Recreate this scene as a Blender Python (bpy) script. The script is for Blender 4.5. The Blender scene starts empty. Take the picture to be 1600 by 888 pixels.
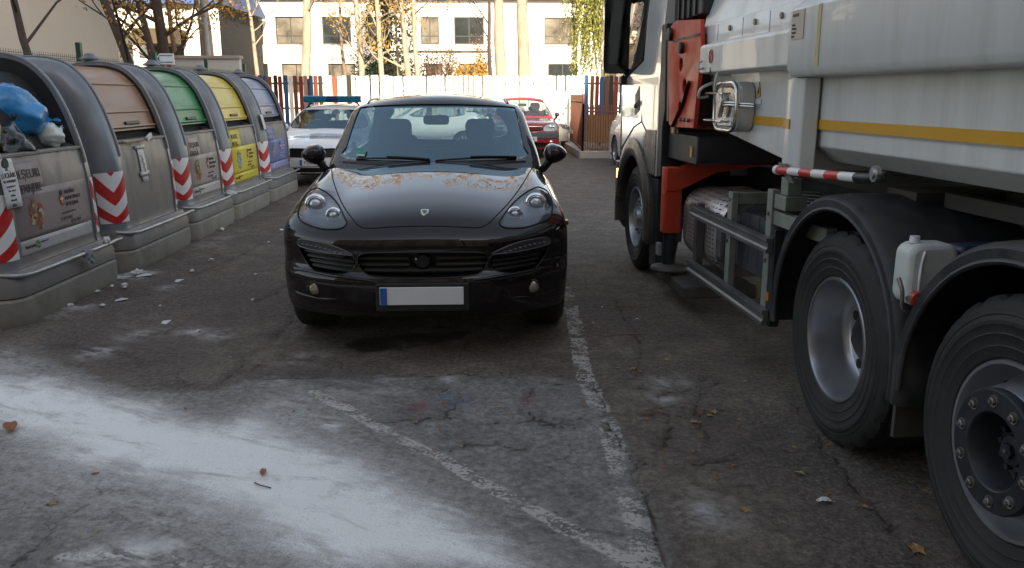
import bpy, bmesh, math, random
import numpy as np
from mathutils import Vector, Matrix

R = math.radians
rnd = random.Random(7)
sc = bpy.context.scene
COL = sc.collection

# ---------------------------------------------------------------- camera
cam_d = bpy.data.cameras.new('camera')
cam = bpy.data.objects.new('camera', cam_d)
COL.objects.link(cam)
cam.location = (0, 0, 1.65)
cam.rotation_euler = (R(90 - 12.743), 0, R(-1.719))
cam_d.sensor_width = 36
cam_d.lens = 29.25
cam_d.clip_start = .05
cam_d.clip_end = 600
sc.camera = cam

# ---------------------------------------------------------------- light
SUN_EL, SUN_AZ = 23.0, 168.0        # elevation; azimuth from +Y towards +X
world = bpy.data.worlds.new('World')
sc.world = world
world.use_nodes = True
wn = world.node_tree.nodes
wl = world.node_tree.links
bg = wn['Background']
sky = wn.new('ShaderNodeTexSky')
sky.sky_type = 'NISHITA'
sky.sun_disc = False
sky.sun_elevation = R(SUN_EL)
sky.sun_rotation = R(SUN_AZ)
sky.dust_density = 1.5
sky.ozone_density = 1.0
hs = wn.new('ShaderNodeHueSaturation')
hs.inputs['Saturation'].default_value = .68
wl.new(sky.outputs[0], hs.inputs['Color'])
tint = wn.new('ShaderNodeMixRGB'); tint.blend_type = 'MULTIPLY'; tint.inputs[0].default_value = 1; tint.inputs[2].default_value = (1.07, 1.0, .90, 1)
wl.new(hs.outputs[0], tint.inputs[1]); wl.new(tint.outputs[0], bg.inputs[0])
bg.inputs[1].default_value = .145
sd = bpy.data.lights.new('sun', 'SUN')
sun = bpy.data.objects.new('sun', sd)
COL.objects.link(sun)
sd.energy = 4.2
sd.angle = R(.5)
sd.color = (1.0, .86, .66)
sv = Vector((math.sin(R(SUN_AZ)) * math.cos(R(SUN_EL)), math.cos(R(SUN_AZ)) * math.cos(R(SUN_EL)), math.sin(R(SUN_EL))))
sun.rotation_euler = sv.to_track_quat('Z', 'Y').to_euler()
sun.location = sv * 60
sc.view_settings.view_transform = 'Standard'
sc.view_settings.look = 'None'
sc.view_settings.gamma = 1
sc.view_settings.use_curve_mapping = False
sc.view_settings.exposure = 1.38
sc.cycles.max_bounces = 8
sc.cycles.transparent_max_bounces = 16
sc.cycles.use_denoising = True
sc.cycles.sample_clamp_indirect = 6

# ---------------------------------------------------------------- materials
MATS = {}
def M(name, col, rough=.5, metal=0., var=.12, vs=5., bump=0., bs=60., coat=0., dirt=None, da=.5, ds=3., rv=.1, emit=0., spec=None, streak=None):
    """procedural Principled material: base colour with noise variation, optional dirt and bump"""
    if name in MATS: return MATS[name]
    m = bpy.data.materials.new(name); m.use_nodes = True
    N, L = m.node_tree.nodes, m.node_tree.links
    b = N['Principled BSDF']
    tc = N.new('ShaderNodeTexCoord')
    co = tc.outputs['Object']
    if streak:
        mp = N.new('ShaderNodeMapping'); mp.inputs['Scale'].default_value = streak
        L.new(co, mp.inputs[0]); co = mp.outputs[0]
    n1 = N.new('ShaderNodeTexNoise'); n1.inputs['Scale'].default_value = vs; n1.inputs['Detail'].default_value = 7
    n1.inputs['Roughness'].default_value = .62
    L.new(co, n1.inputs['Vector'])
    rp = N.new('ShaderNodeMapRange'); rp.inputs[1].default_value = .3; rp.inputs[2].default_value = .7
    L.new(n1.outputs[0], rp.inputs[0])
    mx = N.new('ShaderNodeMixRGB')
    c = Vector(col)
    mx.inputs[1].default_value = (*[max(0, v * (1 - var)) for v in col], 1)
    mx.inputs[2].default_value = (*[min(1, v * (1 + var)) for v in col], 1)
    L.new(rp.outputs[0], mx.inputs[0])
    out = mx.outputs[0]
    ro = N.new('ShaderNodeMapRange')
    ro.inputs[3].default_value = max(0.02, rough - rv); ro.inputs[4].default_value = min(1, rough + rv)
    L.new(rp.outputs[0], ro.inputs[0])
    rout = ro.outputs[0]
    if dirt:
        n2 = N.new('ShaderNodeTexNoise'); n2.inputs['Scale'].default_value = ds; n2.inputs['Detail'].default_value = 9
        n2.inputs['Roughness'].default_value = .7
        L.new(co, n2.inputs['Vector'])
        r2 = N.new('ShaderNodeMapRange'); r2.inputs[1].default_value = .47; r2.inputs[2].default_value = .72
        r2.inputs[4].default_value = da
        L.new(n2.outputs[0], r2.inputs[0])
        m2 = N.new('ShaderNodeMixRGB'); m2.inputs[2].default_value = (*dirt, 1)
        L.new(r2.outputs[0], m2.inputs[0]); L.new(out, m2.inputs[1]); out = m2.outputs[0]
        m3 = N.new('ShaderNodeMixRGB'); m3.inputs[2].default_value = (.8, .8, .8, 1)
        L.new(r2.outputs[0], m3.inputs[0]); L.new(rout, m3.inputs[1]); rout = m3.outputs[0]
    L.new(out, b.inputs['Base Color'])
    L.new(rout, b.inputs['Roughness'])
    b.inputs['Metallic'].default_value = metal
    if spec is not None: b.inputs['Specular IOR Level'].default_value = spec
    if coat: b.inputs['Coat Weight'].default_value = coat; b.inputs['Coat Roughness'].default_value = .012
    if bump:
        n3 = N.new('ShaderNodeTexNoise'); n3.inputs['Scale'].default_value = bs; n3.inputs['Detail'].default_value = 5
        L.new(co, n3.inputs['Vector'])
        bp = N.new('ShaderNodeBump'); bp.inputs['Strength'].default_value = bump; bp.inputs['Distance'].default_value = .01
        L.new(n3.outputs[0], bp.inputs['Height']); L.new(bp.outputs[0], b.inputs['Normal'])
    if emit:
        b.inputs['Emission Color'].default_value = (*col, 1); b.inputs['Emission Strength'].default_value = emit
    MATS[name] = m
    return m

def glass(name, tint=(.75, .8, .8), f0=.09, rough=0.0, lo=0., gl=(.95, .97, 1)):
    """thin single-sheet glass: Fresnel mix of a tinted see-through and a mirror layer"""
    if name in MATS: return MATS[name]
    m = bpy.data.materials.new(name); m.use_nodes = True
    N, L = m.node_tree.nodes, m.node_tree.links
    N.remove(N['Principled BSDF'])
    o = N['Material Output']
    t = N.new('ShaderNodeBsdfTransparent'); t.inputs[0].default_value = (*tint, 1)
    g = N.new('ShaderNodeBsdfGlossy'); g.inputs['Roughness'].default_value = rough; g.inputs[0].default_value = (*gl, 1)
    lw_ = N.new('ShaderNodeLayerWeight'); lw_.inputs[0].default_value = .5
    pw = N.new('ShaderNodeMath'); pw.operation = 'POWER'; pw.inputs[1].default_value = 5; L.new(lw_.outputs['Facing'], pw.inputs[0])
    f = N.new('ShaderNodeMath'); f.operation = 'MULTIPLY_ADD'; f.inputs[1].default_value = 1 - f0; f.inputs[2].default_value = f0; L.new(pw.outputs[0], f.inputs[0])
    mx = N.new('ShaderNodeMixShader')
    # dusty film
    d = N.new('ShaderNodeBsdfDiffuse'); d.inputs[0].default_value = (.42, .41, .38, 1)
    tc = N.new('ShaderNodeTexCoord'); n = N.new('ShaderNodeTexNoise'); n.inputs['Scale'].default_value = 4; n.inputs['Detail'].default_value = 8
    L.new(tc.outputs['Object'], n.inputs['Vector'])
    r = N.new('ShaderNodeMapRange'); r.inputs[1].default_value = .3; r.inputs[2].default_value = .8; r.inputs[3].default_value = lo; r.inputs[4].default_value = lo + .05
    L.new(n.outputs[0], r.inputs[0])
    m2 = N.new('ShaderNodeMixShader')
    L.new(f.outputs[0], mx.inputs[0]); L.new(t.outputs[0], mx.inputs[1]); L.new(g.outputs[0], mx.inputs[2])
    L.new(r.outputs[0], m2.inputs[0]); L.new(mx.outputs[0], m2.inputs[1]); L.new(d.outputs[0], m2.inputs[2])
    L.new(m2.outputs[0], o.inputs[0])
    MATS[name] = m
    return m

def stripe_mat(name, kind, c1, c2, **k):
    """two-colour pattern laid on the UV map: 'chevron' or 'band'"""
    if name in MATS: return MATS[name]
    m = M(name, c1, **k)
    N, L = m.node_tree.nodes, m.node_tree.links
    b = N['Principled BSDF']
    prev = b.inputs['Base Color'].links[0].from_socket
    uv = N.new('ShaderNodeUVMap'); sp = N.new('ShaderNodeSeparateXYZ'); L.new(uv.outputs[0], sp.inputs[0])
    def mth(op, a, bb=None):
        n = N.new('ShaderNodeMath'); n.operation = op
        for i, s in enumerate((a, bb)):
            if s is None: continue
            if isinstance(s, (int, float)): n.inputs[i].default_value = s
            else: L.new(s, n.inputs[i])
        return n.outputs[0]
    if kind == 'chevron':
        a = mth('ABSOLUTE', mth('SUBTRACT', sp.outputs[0], .5))
        v = mth('SUBTRACT', mth('MULTIPLY', sp.outputs[1], 2.0), mth('MULTIPLY', a, 1.15))
        v = mth('ADD', v, .13)
    else:
        v = mth('MULTIPLY', sp.outputs[0], 1.0)
    st = mth('GREATER_THAN', mth('FRACT', v), .5)
    mx = N.new('ShaderNodeMixRGB'); L.new(st, mx.inputs[0]); L.new(prev, mx.inputs[1]); mx.inputs[2].default_value = (*c2, 1)
    L.new(mx.outputs[0], b.inputs['Base Color'])
    return m

# ---------------------------------------------------------------- mesh helpers
def link(o, parent=None):
    COL.objects.link(o)
    if parent: o.parent = parent
    return o

def finish(me, mat, smooth):
    if mat:
        for x in (mat if isinstance(mat, (list, tuple)) else [mat]): me.materials.append(x)
    if smooth is not None and smooth is not False:
        me.polygons.foreach_set('use_smooth', [True] * len(me.polygons))
        if smooth is not True: me.set_sharp_from_angle(angle=R(smooth))

def cr(pts, n=8, closed=False):
    """Catmull-Rom resampling of a list of points"""
    P = [np.array(p, float) for p in pts]; m = len(P); out = []
    for i in range(m if closed else m - 1):
        if closed: a, b, c, d = P[(i - 1) % m], P[i], P[(i + 1) % m], P[(i + 2) % m]
        else: a, b, c, d = P[max(i - 1, 0)], P[i], P[i + 1], P[min(i + 2, m - 1)]
        for k in range(n):
            t = k / n
            out.append(.5 * ((2 * b) + (c - a) * t + (2 * a - 5 * b + 4 * c - d) * t * t + (3 * b - a - 3 * c + d) * t ** 3))
    if not closed: out.append(P[-1])
    return out

def rrect(x0, x1, y0, y1, r, n=5):
    out = []
    for cx, cy, a0 in ((x1 - r, y1 - r, 0), (x0 + r, y1 - r, 90), (x0 + r, y0 + r, 180), (x1 - r, y0 + r, 270)):
        for k in range(n + 1):
            a = R(a0 + 90 * k / n); out.append((cx + r * math.cos(a), cy + r * math.sin(a)))
    return out

class MB:
    def __init__(s): s.v = []; s.f = []; s.mi = []; s.uv = {}; s.cur = 0
    def add(s, vs, fs):
        o = len(s.v); s.v += [tuple(map(float, p)) for p in vs]
        for f in fs: s.f.append(tuple(i + o for i in f)); s.mi.append(s.cur)
        return s
    def box(s, c, d, rot=None, taper=1.):
        hx, hy, hz = d[0] / 2, d[1] / 2, d[2] / 2
        vs = []
        for z, t in ((-hz, 1), (hz, taper)):
            vs += [(-hx * t, -hy * t, z), (hx * t, -hy * t, z), (hx * t, hy * t, z), (-hx * t, hy * t, z)]
        if rot is not None:
            m = rot if isinstance(rot, Matrix) else Matrix.Rotation(R(rot), 3, 'Z')
            vs = [m @ Vector(p) for p in vs]
        vs = [(p[0] + c[0], p[1] + c[1], p[2] + c[2]) for p in vs]
        return s.add(vs, [(3, 2, 1, 0), (4, 5, 6, 7), (0, 1, 5, 4), (1, 2, 6, 5), (2, 3, 7, 6), (3, 0, 4, 7)])
    def b2(s, a, b):
        return s.box([(a[i] + b[i]) / 2 for i in range(3)], [abs(b[i] - a[i]) for i in range(3)])
    def rings(s, rings, cap=True, close=True):
        n = len(rings[0]); o = []; vs = []
        for r in rings: vs += list(r)
        fs = []
        for i in range(len(rings) - 1):
            for k in range(n if close else n - 1):
                a, b = i * n + k, i * n + (k + 1) % n
                fs.append((a, b, b + n, a + n))
        if cap and close:
            fs.append(tuple(range(n))[::-1]); fs.append(tuple(range((len(rings) - 1) * n, len(rings) * n)))
        return s.add(vs, fs)
    def tube(s, pts, r, n=8, cap=True):
        P = [Vector(p) for p in pts]
        rs = r if isinstance(r, (list, tuple)) else [r] * len(P)
        t0 = (P[1] - P[0]).normalized()
        u = t0.cross(Vector((0, 0, 1)))
        if u.length < .05: u = t0.cross(Vector((0, 1, 0)))
        u.normalize(); rings = []
        for i, p in enumerate(P):
            t = (P[min(i + 1, len(P) - 1)] - P[max(i - 1, 0)])
            if t.length < 1e-9: t = t0
            t = t.normalized()
            u = (u - t * u.dot(t)).normalized(); w = t.cross(u)
            rings.append([p + (u * math.cos(2 * math.pi * k / n) + w * math.sin(2 * math.pi * k / n)) * rs[i] for k in range(n)])
        return s.rings(rings, cap)
    def cyl(s, a, b, r, n=16): return s.tube([a, b], r, n)
    def lathe(s, prof, o=(0, 0, 0), axis='x', n=32, cap=False, sgn=1):
        """prof: (radius, distance along axis)"""
        rings = []
        for r, h in prof:
            ring = []
            for k in range(n):
                a = 2 * math.pi * k / n; c, d = r * math.cos(a), r * math.sin(a)
                p = {'x': (h * sgn, c, d), 'y': (d, h * sgn, c), 'z': (c, d, h * sgn)}[axis]
                ring.append((p[0] + o[0], p[1] + o[1], p[2] + o[2]))
            rings.append(ring)
        return s.rings(rings, cap)
    def prism(s, poly, a, b, axis='y'):
        """extrude a 2D polygon along an axis from a to b (poly in the other two axes, in xyz order)"""
        def p3(p, h): return {'x': (h, p[0], p[1]), 'y': (p[0], h, p[1]), 'z': (p[0], p[1], h)}[axis]
        return s.rings([[p3(p, a) for p in poly], [p3(p, b) for p in poly]])
    def grid(s, rows, uv=False):
        nr, nc = len(rows), len(rows[0]); o = len(s.f)
        fs = [(i * nc + k, i * nc + k + 1, (i + 1) * nc + k + 1, (i + 1) * nc + k) for i in range(nr - 1) for k in range(nc - 1)]
        s.add([p for r in rows for p in r], fs)
        if uv:
            j = 0
            for i in range(nr - 1):
                for k in range(nc - 1):
                    s.uv[o + j] = [(k / (nc - 1), i / (nr - 1)), ((k + 1) / (nc - 1), i / (nr - 1)), ((k + 1) / (nc - 1), (i + 1) / (nr - 1)), (k / (nc - 1), (i + 1) / (nr - 1))]; j += 1
        return s
    def mesh(s, name):
        me = bpy.data.meshes.new(name); me.from_pydata(s.v, [], s.f)
        if any(s.mi): me.polygons.foreach_set('material_index', s.mi)
        if s.uv:
            u = me.uv_layers.new(name='UVMap')
            for pi, c in s.uv.items():
                for k, li in enumerate(me.polygons[pi].loop_indices): u.data[li].uv = c[k]
        me.update()
        return me
    def build(s, name, mat, parent=None, smooth=None, bevel=None, fix=True, loc=None, solid=None):
        me = s.mesh(name)
        if fix:
            bm = bmesh.new(); bm.from_mesh(me); bmesh.ops.recalc_face_normals(bm, faces=bm.faces); bm.to_mesh(me); bm.free()
        finish(me, mat, smooth)
        o = link(bpy.data.objects.new(name, me), parent)
        if loc: o.location = loc
        if solid:
            md = o.modifiers.new('t', 'SOLIDIFY'); md.thickness = solid; md.offset = 0
        if bevel:
            w, sg = bevel if isinstance(bevel, tuple) else (bevel, 2)
            md = o.modifiers.new('b', 'BEVEL'); md.width = w; md.segments = sg; md.limit_method = 'ANGLE'; md.angle_limit = R(35)
            if smooth is None:
                me.polygons.foreach_set('use_smooth', [True] * len(me.polygons))
                md.harden_normals = True
        return o

def tag(o, label=None, cat=None, group=None, kind=None):
    if label: o['label'] = label
    if cat: o['category'] = cat
    if group: o['group'] = group
    if kind: o['kind'] = kind
    return o

def thing(name, label, cat, loc=(0, 0, 0), rz=0., group=None):
    o = bpy.data.objects.new(name, None); COL.objects.link(o)
    o.location = loc; o.rotation_euler = (0, 0, R(rz)); o.empty_display_size = .2
    return tag(o, label, cat, group)

def copy_tree(o, parent=None):
    c = o.copy(); COL.objects.link(c)
    if parent: c.parent = parent
    for ch in o.children: copy_tree(ch, c)
    return c

def text(name, s, size, mat, parent, o, xd, yd, ext=.0015, align='CENTER', sx=1.):
    """lettering as a thin mesh: o = baseline point, xd reading direction, yd up direction"""
    cu = bpy.data.curves.new('t', 'FONT'); cu.body = s; cu.size = size; cu.extrude = ext; cu.align_x = align; cu.resolution_u = 3
    ob = bpy.data.objects.new('t', cu); COL.objects.link(ob)
    dg = bpy.context.evaluated_depsgraph_get(); dg.update()
    me = bpy.data.meshes.new_from_object(ob.evaluated_get(dg)); bpy.data.objects.remove(ob); bpy.data.curves.remove(cu)
    x = Vector(xd).normalized(); y = Vector(yd); y = (y - x * y.dot(x)).normalized(); z = x.cross(y)
    m = Matrix(((x.x * sx, y.x, z.x, o[0]), (x.y * sx, y.y, z.y, o[1]), (x.z * sx, y.z, z.z, o[2]), (0, 0, 0, 1)))
    me.transform(m); me.materials.clear(); me.materials.append(mat); me.name = name
    return link(bpy.data.objects.new(name, me), parent)

def hermite(xs, ys):
    """smooth monotone cubic interpolation, vectorised"""
    xs = np.array(xs, float); ys = np.array(ys, float)
    d = np.diff(ys) / np.diff(xs); m = np.concatenate([[d[0]], (d[:-1] + d[1:]) / 2, [d[-1]]])
    for i in range(1, len(m) - 1):
        if d[i - 1] * d[i] <= 0: m[i] = 0
        else:
            lim = 3 * min(abs(d[i - 1]), abs(d[i])); m[i] = max(-lim, min(lim, m[i]))
    def f(x):
        x = np.clip(np.asarray(x, float), xs[0], xs[-1]); i = np.clip(np.searchsorted(xs, x) - 1, 0, len(xs) - 2)
        h = xs[i + 1] - xs[i]; t = (x - xs[i]) / h
        return ((2 * t ** 3 - 3 * t ** 2 + 1) * ys[i] + (t ** 3 - 2 * t ** 2 + t) * h * m[i] + (-2 * t ** 3 + 3 * t ** 2) * ys[i + 1] + (t ** 3 - t ** 2) * h * m[i + 1])
    return f

def smax(a, b, k):
    h = np.clip(.5 + .5 * (a - b) / k, 0, 1)
    return b * (1 - h) + a * h + k * h * (1 - h)
# measured positions on the ground, metres (x right, y away)
POWDER = [(-3.199,4.908),(-2.945,4.865),(-2.563,4.784),(-2.234,4.555),(-1.886,4.402),(-1.551,4.14),(-1.365,4.073),(-1.234,4.193),(-0.888,3.831),(-0.61,3.637),(-0.341,3.305),(-0.114,3.074),(0.084,2.81),(0.169,2.629),(-0.642,2.654),(-0.803,2.85),(-1.049,3.118),(-1.361,3.341),(-1.679,3.513),(-1.861,3.538),(-2.203,3.87),(-2.483,4.039),(-2.784,4.222)]
DUST = [(-3.566,5.518),(-3.323,5.54),(-3.008,5.428),(-2.685,4.953),(-2.088,4.636),(-1.495,4.275),(-1.111,4.718),(-0.853,4.535),(-0.641,4.069),(-0.182,3.423),(0.304,2.625),(-1.048,2.666),(-2.051,3.269),(-2.532,3.804)]
PATCH = [(-3.475,5.233),(-2.898,5.215),(-2.07,4.593),(-1.585,4.557),(-1.388,4.772),(-0.629,4.796),(-0.167,4.817),(0.45,4.74),(0.621,4.566),(0.652,4.03),(0.665,3.366),(0.646,2.74),(0.623,2.428),(-2.252,2.514)]
LINE1 = [(0.688,7.125),(0.651,6.052),(0.61,5.319),(0.584,4.736),(0.61,4.212),(0.61,3.71),(0.594,3.247),(0.582,2.878),(0.563,2.578)]
LINE2 = [(-0.995,4.518),(-0.688,4.159),(-0.455,3.872),(-0.221,3.64),(-0.068,3.42),(0.097,3.233),(0.269,3.011),(0.424,2.836),(0.522,2.701),(0.632,2.568)]
LINE3 = [(-1.557,2.798),(-1.33,2.808),(-1.0,2.726),(-0.638,2.634)]
OIL = [(-0.984,5.425),(-0.906,5.621),(-0.554,5.675),(-0.285,5.732),(-0.081,5.826),(-0.167,5.583),(-0.526,5.368),(-0.857,5.292)]
CR = [[(-1.707,2.734),(-1.702,2.9),(-1.702,3.096),(-1.662,3.229),(-1.661,3.344)],[(-1.599,4.6),(-1.545,4.919),(-1.533,5.312),(-1.499,5.687),(-1.485,6.116),(-1.554,6.722)],[(-1.76,7.458),(-1.854,6.912),(-1.913,6.733)],[(-2.789,7.767),(-2.71,8.384),(-2.602,9.304),(-2.656,11.274)],[(-1.388,4.772),(-0.783,4.8),(-0.167,4.817),(0.143,4.749),(0.404,4.65),(0.618,4.544)],[(0.379,4.825),(0.621,4.566),(0.627,4.211),(0.646,3.785),(0.659,3.496),(0.657,3.245),(0.655,3.025),(0.638,2.615)],[(-0.612,4.658),(-0.383,4.596),(-0.157,4.482),(-0.214,4.145),(-0.011,4.05),(0.257,4.086),(0.354,4.039),(0.547,4.122)],[(0.246,4.523),(0.213,4.224),(0.287,4.041),(0.446,3.968)],[(-0.674,4.07),(-0.413,4.106),(-0.147,4.161)],[(1.68,4.376),(1.619,3.606),(1.585,3.188),(1.58,2.896),(1.544,2.588)],[(0.547,4.122),(0.809,4.159),(1.003,4.108),(1.266,4.192)],[(0.834,4.614),(1.087,4.477),(1.342,4.599)],[(1.06,4.608),(0.94,4.298),(0.95,4.021),(0.834,3.703)],[(1.295,4.714),(1.128,4.196),(1.085,3.771)],[(0.671,3.564),(0.93,3.522),(1.156,3.584)],[(1.046,6.644),(1.029,5.38),(0.834,4.614)],[(-3.311,5.228),(-2.985,5.384),(-2.708,5.419),(-2.238,5.196)],[(-2.634,4.309),(-2.402,4.256),(-2.067,4.112)],[(-0.196,3.734),(-0.011,3.804),(0.173,3.723)]]
LEAF = [(-2.423,4.029,2.2,0),(-1.009,3.48,1,0),(-1.805,3.211,1,1),(-0.956,4.394,0.9,1),(-0.376,4.061,0.7,1),(0.913,6.414,0.5,4),(0.805,4.885,0.6,3),(0.896,4.883,0.9,1),(1.143,5.054,0.9,1),(1.201,4.148,1,1),(1.166,4.103,0.8,1),(1.063,4.018,0.9,1),(1.375,4.314,0.8,1),(1.306,4.037,0.6,1),(1.044,3.071,1.1,1),(1.39,3.132,1.2,4),(1.388,3.395,0.8,2),(1.589,2.756,1.4,1),(1.871,3.209,0.9,1),(0.124,4.134,0.5,0),(-0.786,4.35,0.6,1),(-1.633,4.279,0.5,0),(-1.51,2.951,0.9,1),(1.463,5.25,0.6,0),(0.852,4.205,0.5,1),(1.124,6.038,0.5,4),(-1.661,5.178,0.5,2),(-1.75,4.562,0.6,0),(-1.063,5.16,0.4,1),(-0.671,5.149,0.5,1),(-1.036,4.215,0.5,0),(1.494,4.093,0.6,1),(1.465,3.684,0.6,1),(1.003,3.356,0.5,0),(-0.149,4.235,0.5,0),(-0.414,5.01,0.4,0),(-0.25,4.942,0.4,0),(0.856,5.385,0.4,1),(0.773,5.94,0.7,4)]
SCRAP = [(-3.321,10.417,1.2),(-3.437,7.101,1.2),(-3.196,7.242,1.2),(-3.302,7.782,1.6),(-3.219,7.722,1),(-2.829,8.455,0.8),(-2.84,7.915,0.7),(-3.023,6.767,0.7),(-3.086,6.555,0.8),(-3.342,6.562,0.8),(-2.81,7.489,0.6),(-2.185,7.748,0.5),(-2.511,9.51,0.6),(-2.588,10.446,0.6),(-2.624,6.541,0.5),(-1.94,6.734,0.5),(-2.393,6.053,0.6),(-2.068,5.785,0.6),(-3.441,6.175,0.8),(-3.393,7.124,0.6),(-3.319,7.271,0.7),(-0.844,4.007,1.6),(-0.857,4.556,0.5)]
BLOB = [(-3.399,7.728,0.16,0.8),(-3.326,7.841,0.14,0.8),(-2.59,5.344,0.12,0.5),(-2.469,5.716,0.12,0.4),(-2.113,5.787,0.1,0.35),(-1.905,5.699,0.1,0.4),(-3.393,6.363,0.15,0.5),(-3.291,6.561,0.12,0.5),(-0.827,4.006,0.08,0.9),(-1.251,4.677,0.1,0.4),(-0.626,4.772,0.06,0.5),(-0.239,4.703,0.08,0.35),(1.079,4.607,0.12,0.35),(0.996,4.396,0.08,0.35),(0.873,3.071,0.12,0.3),(-0.531,5.427,0.12,0.2),(-3.71,6.787,0.12,0.4),(-2.829,7.231,0.1,0.4),(-3.172,9.529,0.15,0.3),(-0.746,4.553,0.2,0.25),(-1.166,5.163,0.15,0.2),(-1.299,2.79,0.12,0.7),(-1.424,2.759,0.1,0.6),(-1.202,2.84,0.1,0.5)]
DARK = [(-1.126,4.787,0.25),(-2.019,6.736,0.35),(-2.115,5.192,0.3),(-2.439,5.484,0.25),(-0.78,4.777,0.2),(-0.425,4.243,0.1),(0.384,3.253,0.08),(1.182,4.014,0.2),(1.721,5.077,0.3),(1.36,5.682,0.3),(1.367,3.763,0.25),(-1.992,6.131,0.3),(-2.656,5.49,0.3),(0.566,5.111,0.1)]
CHALK = [(-0.362,4.317,0),(-0.262,4.414,1),(-0.154,4.38,1),(0.257,4.398,0),(-0.223,4.352,1)]
# ================================================================ GROUND
class NB:
    """small node-expression helper"""
    def __init__(s, m): s.N = m.node_tree.nodes; s.L = m.node_tree.links
    def m(s, op, a, b=None, c=None, clamp=False):
        n = s.N.new('ShaderNodeMath'); n.operation = op; n.use_clamp = clamp
        for i, x in enumerate((a, b, c)):
            if x is None: continue
            if isinstance(x, (int, float)): n.inputs[i].default_value = x
            else: s.L.new(x, n.inputs[i])
        return n.outputs[0]
    def attr(s, nm):
        n = s.N.new('ShaderNodeAttribute'); n.attribute_name = nm; return n.outputs['Fac']
    def noise(s, co, sc, det=6, rough=.6, dist=0):
        n = s.N.new('ShaderNodeTexNoise'); n.inputs['Scale'].default_value = sc; n.inputs['Detail'].default_value = det
        n.inputs['Roughness'].default_value = rough; n.inputs['Distortion'].default_value = dist
        s.L.new(co, n.inputs['Vector']); return n.outputs[0]
    def ss(s, x, a, b, lo=0., hi=1.):
        n = s.N.new('ShaderNodeMapRange'); n.interpolation_type = 'SMOOTHSTEP'
        for i, v in ((1, a), (2, b), (3, lo), (4, hi)): n.inputs[i].default_value = v
        s.L.new(x, n.inputs[0]); return n.outputs[0]
    def mix(s, f, a, b):
        n = s.N.new('ShaderNodeMixRGB')
        for i, x in ((0, f), (1, a), (2, b)):
            if isinstance(x, tuple): n.inputs[i].default_value = (*x, 1)
            elif isinstance(x, (int, float)): n.inputs[i].default_value = x
            else: s.L.new(x, n.inputs[i])
        return n.outputs[0]

def sd_poly(P, poly):
    """signed distance (inside negative), vectorised"""
    V = np.array(poly); d = np.full(len(P), 1e9); ins = np.zeros(len(P), bool); n = len(V)
    for i in range(n):
        a, b = V[i], V[(i + 1) % n]; e = b - a; w = P - a
        t = np.clip((w @ e) / (e @ e), 0, 1); q = w - t[:, None] * e
        d = np.minimum(d, np.hypot(q[:, 0], q[:, 1]))
        c = (a[1] > P[:, 1]) != (b[1] > P[:, 1])
        with np.errstate(divide='ignore', invalid='ignore'):
            x = (b[0] - a[0]) * (P[:, 1] - a[1]) / (b[1] - a[1] + 1e-12) + a[0]
        ins ^= c & (P[:, 0] < x)
    return np.where(ins, -d, d)
def d_line(P, pts):
    V = np.array(pts); d = np.full(len(P), 9.)
    for a, b in zip(V[:-1], V[1:]):
        e = b - a; w = P - a; t = np.clip((w @ e) / (e @ e), 0, 1); q = w - t[:, None] * e
        d = np.minimum(d, np.hypot(q[:, 0], q[:, 1]))
    return d

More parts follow.
